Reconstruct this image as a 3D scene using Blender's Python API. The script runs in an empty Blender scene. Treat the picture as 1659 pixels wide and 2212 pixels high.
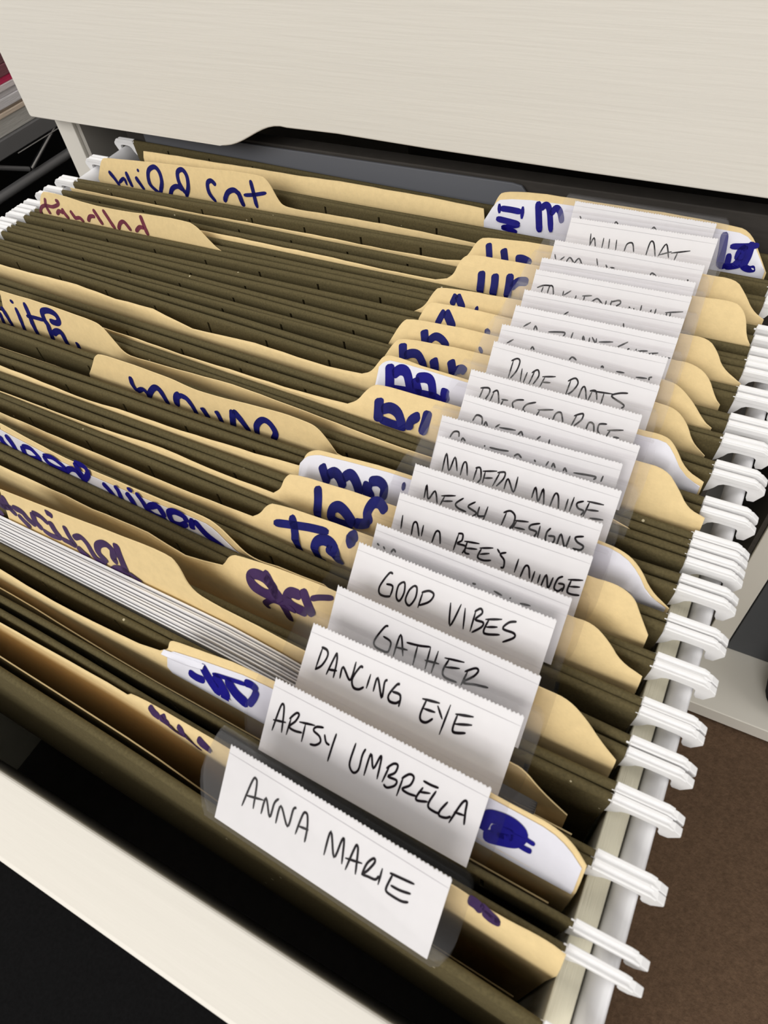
import bpy, math, random
from mathutils import Matrix, Vector
random.seed(7)
S = 0.001                      # all lengths below are millimetres
sc = bpy.context.scene
COL = sc.collection

# ------------------------------------------------------------------ camera
CAMLOC = (288.22, 270.0, 141.04)
CAMROT = ((0.88303, -0.30971, 0.35263), (0.45913, 0.72576, -0.51232), (-0.09726, 0.61429, 0.78306))
cd = bpy.data.cameras.new('camera')
cam = bpy.data.objects.new('camera', cd)
COL.objects.link(cam)
m = Matrix(CAMROT).to_4x4()
m.translation = Vector(CAMLOC) * S
cam.matrix_world = m
cd.sensor_fit = 'VERTICAL'
cd.sensor_height = 36.0
cd.lens = 36.0 * 1478.2 / 2212.0
cd.clip_start = 0.005
cd.clip_end = 50
cd.dof.use_dof = True
cd.dof.focus_distance = 0.235
cd.dof.aperture_fstop = (cd.lens * 0.001) / 0.0006
sc.camera = cam

# ------------------------------------------------------------------ light
w = bpy.data.worlds.new('room_light')
sc.world = w
w.use_nodes = True
w.node_tree.nodes['Background'].inputs[0].default_value = (1.0, 0.97, 0.93, 1)
w.node_tree.nodes['Background'].inputs[1].default_value = 0.52

def area(name, loc, target, size, power, color):
    ld = bpy.data.lights.new(name, 'AREA')
    ld.shape = 'RECTANGLE'
    ld.size, ld.size_y = size
    ld.energy = power
    ld.color = color
    o = bpy.data.objects.new(name, ld)
    COL.objects.link(o)
    o.location = loc
    d = Vector(target) - Vector(loc)
    o.rotation_euler = d.to_track_quat('-Z', 'Y').to_euler()
    return o
area('ceiling_light_left', (-0.75, 0.35, 1.55), (0.15, 0.4, 0), (0.55, 0.9), 3, (1, 0.965, 0.92))
area('ceiling_light_front', (0.1, -2.2, 1.85), (0.15, 0.45, 0.1), (2.4, 1.3), 56, (1, 0.975, 0.94))

area('fill_light_right', (1.5, 0.15, 1.2), (0.36, 0.5, -0.2), (0.7, 0.7), 4, (1, 0.97, 0.93))  # fill added to brighten the base board and right side panel

sc.view_settings.view_transform = 'Standard'
sc.view_settings.look = 'None'
sc.view_settings.gamma = 1.0
sc.view_settings.exposure = 0.05
sc.view_settings.use_curve_mapping = False
sc.cycles.transparent_max_bounces = 64
sc.cycles.max_bounces = 10

# ------------------------------------------------------------------ materials
def lin(c):
    return tuple(((v / 255) / 12.92 if v / 255 <= 0.04045 else ((v / 255 + 0.055) / 1.055) ** 2.4) for v in c) + (1,)

def mat(name, rgb, rough=0.6, spec=0.3, metal=0.0, var=0.0, vscale=300, bump=0.0, bscale=800, stretch=(1, 1, 1), speck=None):
    M = bpy.data.materials.new(name)
    M.use_nodes = True
    nt = M.node_tree
    b = nt.nodes['Principled BSDF']
    b.inputs['Base Color'].default_value = lin(rgb)
    b.inputs['Roughness'].default_value = rough
    b.inputs['Specular IOR Level'].default_value = spec
    b.inputs['Metallic'].default_value = metal
    if var or bump or speck:
        tc = nt.nodes.new('ShaderNodeTexCoord')
        mp = nt.nodes.new('ShaderNodeMapping')
        mp.inputs['Scale'].default_value = stretch
        geo = nt.nodes.new('ShaderNodeNewGeometry')
        nt.links.new(geo.outputs['Position'], mp.inputs['Vector'])
    if var:
        n = nt.nodes.new('ShaderNodeTexNoise')
        n.inputs['Scale'].default_value = vscale
        n.inputs['Detail'].default_value = 5
        n.inputs['Roughness'].default_value = 0.65
        nt.links.new(mp.outputs[0], n.inputs['Vector'])
        r = nt.nodes.new('ShaderNodeMapRange')
        r.inputs['From Min'].default_value = 0.3
        r.inputs['From Max'].default_value = 0.7
        r.inputs['To Min'].default_value = 1 - var
        r.inputs['To Max'].default_value = 1 + var
        nt.links.new(n.outputs[0], r.inputs['Value'])
        mx = nt.nodes.new('ShaderNodeVectorMath')
        mx.operation = 'SCALE'
        mx.inputs[0].default_value = lin(rgb)[:3]
        nt.links.new(r.outputs[0], mx.inputs['Scale'])
        out = mx.outputs[0]
        if speck:
            v = nt.nodes.new('ShaderNodeTexVoronoi')
            v.inputs['Scale'].default_value = 95
            nt.links.new(geo.outputs['Position'], v.inputs['Vector'])
            lt = nt.nodes.new('ShaderNodeMath')
            lt.operation = 'LESS_THAN'
            lt.inputs[1].default_value = 0.035
            nt.links.new(v.outputs['Distance'], lt.inputs[0])
            mc = nt.nodes.new('ShaderNodeMix')
            mc.data_type = 'RGBA'
            nt.links.new(lt.outputs[0], mc.inputs[0])
            nt.links.new(out, mc.inputs[6])
            mc.inputs[7].default_value = lin(speck)
            out = mc.outputs[2]
        nt.links.new(out, b.inputs['Base Color'])
    if bump:
        n2 = nt.nodes.new('ShaderNodeTexNoise')
        n2.inputs['Scale'].default_value = bscale
        n2.inputs['Detail'].default_value = 4
        nt.links.new(mp.outputs[0], n2.inputs['Vector'])
        bp = nt.nodes.new('ShaderNodeBump')
        bp.inputs['Strength'].default_value = bump
        bp.inputs['Distance'].default_value = 0.0006
        nt.links.new(n2.outputs[0], bp.inputs['Height'])
        nt.links.new(bp.outputs[0], b.inputs['Normal'])
    return M

def clear_plastic():
    M = bpy.data.materials.new('clear_plastic')
    M.use_nodes = True
    nt = M.node_tree
    nt.nodes.remove(nt.nodes['Principled BSDF'])
    out = nt.nodes['Material Output']
    tr = nt.nodes.new('ShaderNodeBsdfTransparent')
    tr.inputs[0].default_value = (0.972, 0.97, 0.973, 1)
    gl = nt.nodes.new('ShaderNodeBsdfGlossy')
    gl.inputs['Roughness'].default_value = 0.12
    fr = nt.nodes.new('ShaderNodeFresnel')
    fr.inputs['IOR'].default_value = 1.42
    mx = nt.nodes.new('ShaderNodeMixShader')
    damp = nt.nodes.new('ShaderNodeMath')
    damp.operation = 'MULTIPLY'
    damp.inputs[1].default_value = 0.13
    nt.links.new(fr.outputs[0], damp.inputs[0])
    nt.links.new(damp.outputs[0], mx.inputs[0])
    nt.links.new(tr.outputs[0], mx.inputs[1])
    nt.links.new(gl.outputs[0], mx.inputs[2])
    nt.links.new(mx.outputs[0], out.inputs['Surface'])
    return M

OLIVE = mat('olive_card', (92, 83, 57), 0.85, 0.12, var=0.2, vscale=1500, bump=0.25, bscale=2500, speck=(190, 180, 150))
MANILA = mat('manila_card', (233, 208, 156), 0.7, 0.2, var=0.05, vscale=420, bump=0.1, bscale=1500)
PAPER = mat('white_paper', (241, 240, 241), 0.7, 0.2, var=0.015, vscale=300)
STICK = mat('glossy_white_sticker', (228, 228, 238), 0.35, 0.4, var=0.02, vscale=250, bump=0.12, bscale=300)
HOOK = mat('white_plastic', (243, 243, 244), 0.45, 0.4, var=0.02, vscale=500)
RAILM = mat('white_enamel', (240, 240, 243), 0.35, 0.4)
CREAM = mat('cream_board', (236, 231, 209), 0.6, 0.25, var=0.02, vscale=300, bump=0.3, bscale=700, stretch=(6, 0.25, 6))
WHITE = mat('white_woodgrain', (236, 232, 223), 0.5, 0.3, var=0.012, vscale=60, bump=0.15, bscale=420, stretch=(0.07, 1, 2.0))
WHITE2 = mat('white_laminate', (236, 232, 223), 0.5, 0.3)
SLATE = mat('slate_grey_board', (112, 114, 120), 0.6, 0.3)
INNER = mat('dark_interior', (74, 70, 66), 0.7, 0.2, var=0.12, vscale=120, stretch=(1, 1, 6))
GREYP = mat('dark_grey_panel', (84, 86, 90), 0.6, 0.3, var=0.03, vscale=80)
SHADEFILL = mat('black_shade_fill', (14, 14, 15), 0.9, 0.1, var=0.3, vscale=600)  # dark fill put where shade falls under the rack and before the drawer
NAVY = mat('black_nylon', (16, 17, 22), 0.8, 0.2, var=0.25, vscale=900, bump=0.3, bscale=900)
CARPET = mat('brown_carpet', (100, 80, 64), 0.95, 0.05, var=0.22, vscale=420, bump=0.9, bscale=600)
STEEL = mat('grey_steel', (118, 118, 120), 0.4, 0.5, metal=0.25)
SHADELIN = mat('grey_shade_lining', (176, 172, 165), 0.6, 0.3)
CHROME = mat('chrome', (190, 190, 192), 0.2, 0.5, metal=1.0)
INK = mat('black_pen_ink', (26, 20, 25), 0.8, 0.08)
LINEG = mat('grey_crease', (196, 194, 197), 0.7, 0.2)
BLUE = mat('blue_marker', (24, 26, 98), 0.6, 0.15, var=0.25, vscale=260)
BLUEB = mat('bright_blue_marker', (20, 16, 120), 0.6, 0.15, var=0.2, vscale=260)
PURPLE = mat('purple_marker', (62, 40, 84), 0.5, 0.3, var=0.2, vscale=260)
MAROON = mat('maroon_marker', (112, 50, 66), 0.5, 0.3, var=0.3, vscale=200)
CLEAR = clear_plastic()

# ------------------------------------------------------------------ mesh helpers
class MB:
    def __init__(self): self.v, self.f = [], []
    def add(self, vs, fs):
        k = len(self.v)
        self.v += [tuple(p) for p in vs]
        self.f += [tuple(i + k for i in f) for f in fs]
    def box(self, x0, x1, y0, y1, z0, z1):
        self.add([(x0, y0, z0), (x1, y0, z0), (x1, y1, z0), (x0, y1, z0), (x0, y0, z1), (x1, y0, z1), (x1, y1, z1), (x0, y1, z1)],
                 [(0, 3, 2, 1), (4, 5, 6, 7), (0, 1, 5, 4), (1, 2, 6, 5), (2, 3, 7, 6), (3, 0, 4, 7)])
    def prism(self, pts, fn, a, b):
        """closed outline pts -> solid between fn(p, a) and fn(p, b)"""
        n = len(pts)
        self.add([fn(p, a) for p in pts] + [fn(p, b) for p in pts],
                 [tuple(range(n - 1, -1, -1)), tuple(range(n, 2 * n))] + [(i, (i + 1) % n, n + (i + 1) % n, n + i) for i in range(n)])
    def loft(self, rings):
        n = len(rings[0])
        vs = [p for r in rings for p in r]
        fs = [tuple(range(n - 1, -1, -1)), tuple((len(rings) - 1) * n + i for i in range(n))]
        for k in range(len(rings) - 1):
            for i in range(n):
                j = (i + 1) % n
                fs.append((k * n + i, k * n + j, (k + 1) * n + j, (k + 1) * n + i))
        self.add(vs, fs)
    def grid_sheet(self, cols, t):
        """cols: equal-length columns of points; closed sheet of thickness t along y"""
        n, mth = len(cols), len(cols[0])
        vs = [(x, y - t / 2, z) for c in cols for x, y, z in c] + [(x, y + t / 2, z) for c in cols for x, y, z in c]
        o = n * mth
        fs = []
        for i in range(n - 1):
            for j in range(mth - 1):
                a, b, c_, d = i * mth + j, (i + 1) * mth + j, (i + 1) * mth + j + 1, i * mth + j + 1
                fs += [(a, b, c_, d), (o + d, o + c_, o + b, o + a)]
            a, b = i * mth, (i + 1) * mth
            fs += [(a, o + a, o + b, b), (a + mth - 1, b + mth - 1, o + b + mth - 1, o + a + mth - 1)]
        for j in range(mth - 1):
            fs += [(j, j + 1, o + j + 1, o + j), ((n - 1) * mth + j, o + (n - 1) * mth + j, o + (n - 1) * mth + j + 1, (n - 1) * mth + j + 1)]
        self.add(vs, fs)
    def tube(self, p, q, r, n=12, r2=None):
        p, q = Vector(p), Vector(q)
        d = (q - p).normalized()
        a = d.orthogonal().normalized()
        b = d.cross(a)
        r2 = r if r2 is None else r2
        ring = lambda c, r: [tuple(c + a * (r * math.cos(t)) + b * (r * math.sin(t))) for t in [2 * math.pi * i / n for i in range(n)]]
        self.loft([ring(p, r), ring(q, r2)])
    def ribbon(self, pts, wd, place):
        """flat pen stroke through 2D pts, width wd, laid on a surface by place(x, z)"""
        P = smooth(pts)
        n = len(P)
        L, R = [], []
        for i in range(n):
            a, b = P[max(i - 1, 0)], P[min(i + 1, n - 1)]
            dx, dz = b[0] - a[0], b[1] - a[1]
            l = math.hypot(dx, dz) or 1
            e = min(i, n - 1 - i)
            h = wd / 2 * (1 if e > 1 else (0.86 if e == 1 else 0.45))
            L.append(place(P[i][0] - dz / l * h, P[i][1] + dx / l * h))
            R.append(place(P[i][0] + dz / l * h, P[i][1] - dx / l * h))
        self.add(L + R, [(i, n + i, n + i + 1, i + 1) for i in range(n - 1)])
    def build(self, name, material, parent=None, smooth_angle=None, bevel=0, loc=None):
        me = bpy.data.meshes.new(name)
        me.from_pydata([(x * S, y * S, z * S) for x, y, z in self.v], [], self.f)
        me.update()
        import bmesh
        bm = bmesh.new()
        bm.from_mesh(me)
        bmesh.ops.recalc_face_normals(bm, faces=bm.faces)
        bm.to_mesh(me)
        bm.free()
        me.materials.append(material)
        o = bpy.data.objects.new(name, me)
        COL.objects.link(o)
        if smooth_angle:
            me.shade_smooth()
            me.set_sharp_from_angle(angle=math.radians(smooth_angle))
        if bevel:
            bv = o.modifiers.new('edge', 'BEVEL')
            bv.width = bevel * S
            bv.segments = 3
            bv.limit_method = 'ANGLE'
        if parent: o.parent = parent
        if loc: o.location = [c * S for c in loc]
        return o

def smooth(P):
    """Catmull-Rom resampling of a polyline"""
    if len(P) < 3:
        (a, b), (c, d) = P
        return [(a + (c - a) * t / 4, b + (d - b) * t / 4) for t in range(5)]
    Q = [P[0]] + list(P) + [P[-1]]
    out = []
    for i in range(1, len(Q) - 2):
        p0, p1, p2, p3 = Q[i - 1:i + 3]
        for k in range(5):
            t = k / 5
            out.append(tuple(0.5 * (2 * p1[c] + (p2[c] - p0[c]) * t + (2 * p0[c] - 5 * p1[c] + 4 * p2[c] - p3[c]) * t * t + (3 * p1[c] - p0[c] - 3 * p2[c] + p3[c]) * t ** 3) for c in (0, 1)))
    out.append(tuple(P[-1]))
    return out

def thing(name, label, cat, group=None, loc=(0, 0, 0)):
    o = bpy.data.objects.new(name, None)
    o.empty_display_size = 0.01
    COL.objects.link(o)
    o.location = [c * S for c in loc]
    return tag(o, label, cat, group)

def tag(o, label, cat, group=None):
    o['label'] = label
    o['category'] = cat
    if group: o['group'] = group
    return o

def struct(o):
    o['kind'] = 'structure'
    return o

# ------------------------------------------------------------------ structure
b = MB(); b.box(-1200, 1400, -900, 1500, -285, -275)
struct(b.build('floor', CARPET))

# ------------------------------------------------------------------ cabinet
cab = thing('filing_cabinet', 'white wood-grain cabinet carcass the open file drawer slides out of', 'cabinet')
b = MB(); b.box(-51.2, -39, 521, 900, -260, 420); b.build('side_panel', WHITE2, cab, bevel=0.5)
b = MB(); b.box(338.2, 350.6, 521, 900, -260, 420); b.build('side_panel', WHITE2, cab, bevel=0.5)
b = MB(); b.box(-60, 620, 478, 900, -272, -260); b.build('base_board', WHITE2, cab, bevel=0.6)
b = MB(); b.box(-39, 338.2, 880, 890, -260, 420); b.build('back_panel', INNER, cab)
b = MB(); b.box(-38.5, -36, 523, 880, -260, 15); b.build('shade_lining', SHADELIN, cab)  # added lining; grey of the shaded inner side in its colour, lightened here
b = MB(); b.box(335.5, 337.7, 523, 880, -260, 15); b.build('shade_lining', INNER, cab)  # added lining; its dark colour carries the shade on this inner side

# upper drawer with scooped finger pull
ud = thing('upper_drawer', 'closed upper drawer, white wood-grain front with scooped finger pull below', 'drawer')
prof = [(-51.7, 420), (-51.7, 12), (-50.8, 11), (68, 11)]
for k in range(13):
    t = k / 12
    prof.append((68 + 38 * t, 11 + 11.3 * (3 * t * t - 2 * t ** 3) + 0.9 * math.sin(math.pi * t * t)))
prof += [(130, 22.6), (170, 21.6), (230, 20.8), (290, 20.4), (318, 20.2)]
for k in range(9):
    t = k / 8
    prof.append((320 + 26 * t, 20.2 - 9.2 * (3 * t * t - 2 * t ** 3)))
prof += [(352, 11), (352, 420)]
b = MB(); b.prism(prof, lambda p, y: (p[0], y, p[1]), 508.6, 520.4)
b.build('drawer_front', WHITE, ud, bevel=0.7)
b = MB(); b.box(-30, 330, 522, 870, 31, 36); b.build('drawer_bottom', INNER, ud)

# ------------------------------------------------------------------ lower drawer
ld = thing('file_drawer', 'pulled-out lower file drawer with white front and white hanging rails', 'drawer')
b = MB(); b.box(-52, 352, 253.2, 267, -258, -10); b.build('drawer_front', WHITE, ld, bevel=0.8)
b = MB(); b.box(-1, 299, 267, 527, -256, -250); b.build('drawer_bottom', INNER, ld)
b = MB(); b.box(-9, 307, 527, 535, -256, 5.5); b.build('back_panel', INNER, ld, bevel=0.5)
for sgn in (1, -1):
    X = (lambda x: x) if sgn == 1 else (lambda x: 298 - x)
    b = MB()
    b.prism([(267, -256), (527, -256), (527, -120), (396, -118), (390, -112), (388, -8), (267, -8)], lambda p, x: (x, p[0], p[1]), X(297.9), X(302.2))
    b.build('side_panel', CREAM, ld, bevel=0.35)
    sec = [(302.7, -16), (302.7, -9.5), (303.3, -7.4), (304.2, -5.7), (305.2, -4.7), (306.1, -4.25), (306.6, -4.4), (306.95, -5.0), (307.0, -16)]
    b = MB()
    b.prism([(X(p[0]), p[1]) for p in sec], lambda p, y: (p[0], y, p[1]), 267.0, 527.0)
    b.build('hanging_rail', RAILM, ld, smooth_angle=50)

# ------------------------------------------------------------------ file data (per folder, counted from the drawer front)
DATA={
1:{'f': (291.15,278.16,0.97),'b': (301.24,290.15,0.78),'lab': (253.11,278.99,-0.0488,0.8919),'ink': [[(234.74,4.86),(235.88,9.7),(236.58,10.25),(236.98,9.33),(237.31,5.53)],[(235.01,6.85),(239.1,7.82)],[(239.21,5.52),(239.55,8.38),(241.17,5.92),(241.5,8.4),(242.24,9.46)],[(242.71,5.52),(242.97,8.58),(245.27,6.22),(245.63,9.18),(246.22,9.69)],[(247.19,5.78),(247.74,9.3),(248.36,9.87),(248.84,9.32),(249.29,7.61),(249.41,5.48)],[(247.42,7.27),(249.61,7.64)],[(253.76,5.44),(253.97,9.44),(255.77,6.08),(256.42,9.18),(256.87,9.23),(257.54,5.79)],[(258.46,5.29),(259.15,9.31),(259.55,9.73),(259.92,8.86),(260.54,5.56)],[(257.87,6.98),(261.24,7.73)],[(261.68,6.06),(262.09,8.15),(263.04,9.43),(263.38,8.9),(262.5,7.17),(261.81,6.29),(262.91,6.43),(264.33,6.67),(264.79,7.49)],[(265.04,8.83),(265.06,6.17)],[(266.52,8.82),(268.33,9.03),(271.22,9.38)],[(267.1,8.83),(266.67,6.8),(266.8,6.04),(267.88,5.89),(269.89,5.99),(271.11,6.45)],[(267.25,7.21),(269.11,7.33),(271.1,7.78)]],'top': [(3.0,0.25),(152.49,0.25),(176.98,0.42),(195.61,0.84),(195.72,0.91),(195.93,1.04),(196.24,1.25),(196.66,1.52),(198.6,1.79),(201.99,2.04),(206.78,2.28),(212.86,2.5),(221.62,2.75),(232.69,3.01),(245.62,3.29),(259.94,3.58),(270.37,3.77),(277.52,3.86),(281.8,3.87),(283.44,3.79),(285.19,3.79),(287.05,3.86),(289.0,4.01),(291.04,4.22),(292.78,4.35),(294.22,4.39),(295.39,4.35),(296.28,4.23),(296.95,4.13),(297.39,4.07),(297.61,4.04)],'lean': 0.669,'y': [(0,297.66),(40,296.46),(80,295.28),(110,294.41),(140,293.55),(153,293.18),(170,292.78),(177,292.62),(195,292.05),(200,291.76),(225,290.27),(227,290.15),(250,288.76),(287,286.49),(289,286.37),(298,285.81)],'mrk': [(2,[(202.58,1.78),(203.92,0.94),(205.77,0.47)]),(2,[(205.77,0.47),(207.17,0.41),(208.58,0.05)]),(1.2,[(205.77,0.47),(206.97,1.05),(206.49,1.76)]),(2,[(208.56,0.25),(209.74,-1.68),(212.66,-0.61)]),(1.2,[(212.66,-0.61),(212.18,0.78),(210.92,1.2)]),(2,[(212.62,0.38),(214.39,-2.25),(215.91,-5.09)]),(2,[(216.75,1.4),(218.4,0.79),(220.69,0.1)]),(2.2,[(279.88,3.6),(281.51,3.55),(282.93,2.98)]),(1.2,[(282.93,2.98),(284.63,2.62),(286.31,2.83)]),(1,[(282.25,4.05),(283.8,3.58),(286.12,2.89)])]},
2:{'f': (302.85,294.26,0.77),'b': (311.77,305.12,0.83),'lab': (253.5,294.62,-0.0276,0.9113),'ink': [[(231.77,4.56),(232.46,8.87),(233.02,9.58),(233.5,8.5),(234.04,5.04)],[(231.47,6.36),(234.54,7.0)],[(235.19,5.1),(235.44,8.09)],[(235.06,7.83),(236.29,9.28),(237.01,9.25),(236.55,8.0),(235.46,6.67),(236.72,6.44),(238.58,6.77)],[(237.38,8.19),(241.0,8.93)],[(238.87,8.5),(238.9,5.31)],[(242.95,9.3),(241.38,8.83),(240.95,8.05),(242.49,7.64),(242.95,6.83),(242.02,5.97),(240.79,5.69)],[(243.44,8.38),(244.17,7.3),(245.07,7.16)],[(245.9,9.44),(245.68,7.39),(245.48,4.53)],[(250.34,9.57),(250.08,6.42),(250.52,5.36),(251.49,5.01),(252.25,5.94),(252.24,8.25),(252.61,9.48)],[(253.61,5.38),(253.87,9.14),(255.07,7.2),(255.81,9.42),(256.16,9.08),(256.36,5.9)],[(257.49,5.88),(258.13,8.91)],[(257.59,8.21),(258.73,9.43),(259.64,9.51),(259.48,8.26),(258.35,7.2),(260.16,7.28),(260.11,6.4),(258.76,5.5),(257.88,5.72)],[(261.0,5.03),(261.31,8.4)],[(261.02,7.93),(262.27,9.15),(263.25,9.03),(262.99,7.66),(261.7,6.53),(263.03,6.31),(264.64,6.56)],[(265.15,9.26),(266.82,9.24),(268.32,9.4)],[(265.5,8.34),(264.78,6.61),(265.06,6.02),(267.07,6.63)],[(264.81,7.34),(267.14,8.03)],[(268.04,8.81),(267.33,6.74),(267.56,5.89),(268.92,5.75),(269.77,5.88)],[(270.68,8.16),(269.74,6.34),(269.89,5.58),(271.16,5.77),(271.97,6.36)],[(271.94,5.28),(273.15,8.97),(273.94,9.54),(274.24,8.04),(274.7,6.13)],[(272.24,7.18),(274.31,7.49)]],'top': [(3.0,0.8),(140.64,1.02),(161.13,0.54),(174.9,0.6),(189.73,1.04),(196.21,2.01),(196.38,2.1),(196.72,2.28),(197.23,2.54),(197.91,2.89),(198.4,3.25),(198.69,3.63),(198.8,4.02),(198.86,4.43),(198.92,4.78),(199.03,5.08),(199.42,5.32),(199.95,5.5),(202.03,5.82),(205.59,6.28),(210.55,6.85),(216.79,7.53),(225.12,8.04),(235.27,8.38),(246.96,8.56),(259.85,8.59),(269.35,8.61),(275.91,8.62),(279.84,8.61),(281.31,8.59),(282.77,8.58),(284.22,8.56),(285.66,8.54),(287.08,8.52),(288.41,8.43),(289.65,8.27),(290.79,8.03),(291.86,7.72),(292.84,7.33),(293.76,6.87),(294.61,6.33),(295.4,5.71),(295.98,5.24),(296.37,4.93),(296.57,4.78)],'lean': 0.684,'y': [(0,307.46),(40,306.5),(80,305.54),(110,304.82),(140,304.11),(161,303.21),(170,303.01),(175,302.9),(190,302.97),(200,302.65),(225,301.85),(227,301.79),(250,301.05),(287,299.85),(289,299.79),(298,299.49)],'mrk': [(2.2,[(205.55,1.52),(207.92,1.25),(210.32,1.53)]),(2.8,[(208.84,4.51),(211.55,2.35),(215.02,0.32)]),(3,[(212.54,3.79),(214.71,2.46),(217.27,0.26)]),(3,[(215.99,4.42),(218.88,2.4),(222.63,1.38)]),(2.2,[(220.81,5.54),(222.65,5.82),(224.48,5.3)]),(2.4,[(224.23,5.3),(223.79,3.5),(222.63,1.38)]),(1.2,[(212.14,3.83),(216.99,4.64),(221.47,5.32)]),(1.8,[(215.05,0.13),(216.38,0.08),(217.42,0.12)]),(2.6,[(277.45,2.11),(277.94,4.84),(280.25,5.72),(282.78,5.79),(284.58,4.93),(283.95,3.26),(281.36,2.19),(278.08,1.31)]),(2.4,[(279.06,3.0),(281.47,3.58),(283.33,4.05)]),(0.9,[(284.48,4.69),(285.87,4.53),(287.33,4.43)]),(1.1,[(284.58,2.96),(285.88,2.85),(287.19,2.94)])],'stk': [(198.96,3.01),(199.53,3.28),(200.66,3.84),(207.74,4.98),(220.09,6.63),(240.35,7.6),(266.16,7.94),(279.22,8.07),(282.08,8.04),(284.88,7.99),(287.61,7.94),(289.93,7.59),(291.86,6.95),(293.6,6.07),(295.16,4.96),(295.94,4.41)]},
3:{'f': (313.49,306.84,0.83),'b': (322.88,317.88,1.07),'lab': (254.1,306.84,-0.0077,1.0891),'ink': [[(233.83,6.68),(234.17,10.41)],[(233.87,10.2),(235.26,10.12),(235.75,9.29),(235.03,7.64),(233.73,6.65)],[(236.57,6.63),(237.46,9.91),(237.75,10.11),(238.16,9.03),(238.37,6.64)],[(236.64,7.5),(238.76,7.88)],[(239.84,7.0),(239.86,8.8),(242.16,7.45),(242.33,10.36)],[(244.18,9.95),(243.48,9.86),(242.56,7.81),(243.25,6.7),(244.54,6.73),(245.53,7.39)],[(246.18,9.59),(246.11,7.33)],[(247.75,7.35),(247.85,9.5),(249.88,7.05),(249.56,9.31),(250.05,9.8)],[(252.83,9.94),(252.21,9.75),(251.17,7.92),(251.64,7.12),(253.03,7.2),(253.82,7.79)],[(251.7,8.55),(253.55,8.53),(253.89,6.88)],[(258.1,9.45),(261.8,9.9)],[(259.05,9.63),(258.68,7.44),(259.1,6.53),(260.29,6.56),(261.4,7.49)],[(259.0,8.24),(261.47,8.43)],[(261.5,9.47),(263.21,7.95)],[(263.94,10.34),(263.55,5.76)],[(265.36,9.42),(268.97,10.11)],[(265.84,9.46),(265.71,7.6),(266.23,6.97),(268.46,7.58)],[(265.81,8.09),(269.17,8.98)]],'top': [(3.0,-0.5),(129.01,-0.5),(131.01,11.35),(133.36,11.49),(137.99,11.78),(144.77,12.2),(153.49,12.74),(161.48,13.26),(168.79,13.76),(175.47,14.24),(181.58,14.71),(186.22,14.91),(189.51,14.86),(191.51,14.55),(192.25,14.0),(192.94,13.18),(193.57,12.11),(194.14,10.77),(194.66,9.16),(195.38,7.82),(196.3,6.76),(197.42,5.98),(198.74,5.5),(201.21,5.09),(204.79,4.75),(209.45,4.49),(215.1,4.3),(223.12,3.95),(233.45,3.87),(245.54,3.69),(259.07,3.43),(268.81,3.26),(275.29,3.17),(278.8,3.14),(279.53,3.17),(280.36,2.93),(281.28,2.43),(282.32,1.67),(283.46,0.63),(284.68,-0.66),(285.97,-2.37),(287.37,-4.0),(288.86,-5.54),(289.99,-6.7),(290.75,-7.48),(291.12,-7.87)],'lean': 0.25,'y': [(0,319.79),(40,319.29),(80,318.81),(110,318.45),(140,318.11),(170,317.77),(197,317.47),(200,317.42),(221,317.06),(225,316.84),(227,316.73),(250,315.45),(287,313.34),(289,313.22),(298,312.7)],'mrk': [(1.8,[(129.53,8.49),(129.62,6.5),(129.98,4.27)]),(1.6,[(131.07,9.69),(131.97,6.0),(134.35,4.1)]),(1.6,[(126.66,2.95),(126.99,2.11),(127.32,1.27)]),(1.5,[(127.91,5.36),(130.11,5.27),(133.7,6.53)]),(1.8,[(133.8,6.72),(137.37,6.57),(139.03,4.72),(141.54,3.53)]),(1.6,[(135.0,4.68),(136.76,3.0),(138.63,1.52)]),(2.4,[(142.25,8.21),(141.98,5.3),(144.04,3.14)]),(1.5,[(142.12,8.31),(145.21,8.17),(147.63,6.52)]),(1.4,[(144.04,3.14),(146.92,2.44),(151.03,3.08)]),(1.9,[(148.61,8.01),(149.45,5.1),(151.03,3.08)]),(1.6,[(148.26,10.76),(149.47,10.79),(150.77,10.26)]),(2,[(154.21,8.79),(154.8,5.64),(156.36,2.69)]),(1.5,[(151.03,3.08),(153.75,2.98),(156.36,2.69)]),(2.1,[(156.46,5.57),(159.47,7.33),(161.52,5.74),(163.02,1.68),(166.66,1.26)]),(1.8,[(156.77,2.87),(158.26,1.45),(160.49,0.2)]),(2.4,[(167.43,2.09),(164.99,4.46),(165.83,7.31),(168.83,9.08),(170.9,7.72),(170.39,4.71),(171.59,4.01)]),(2.5,[(172.91,11.01),(173.06,7.61),(173.55,3.18),(173.45,-4.78)]),(1.9,[(168.74,-4.72),(166.93,-3.19),(169.37,0.59),(171.89,1.93),(174.77,2.01)]),(1,[(174.77,2.01),(176.72,1.19),(178.85,0.46)])]},
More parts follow.
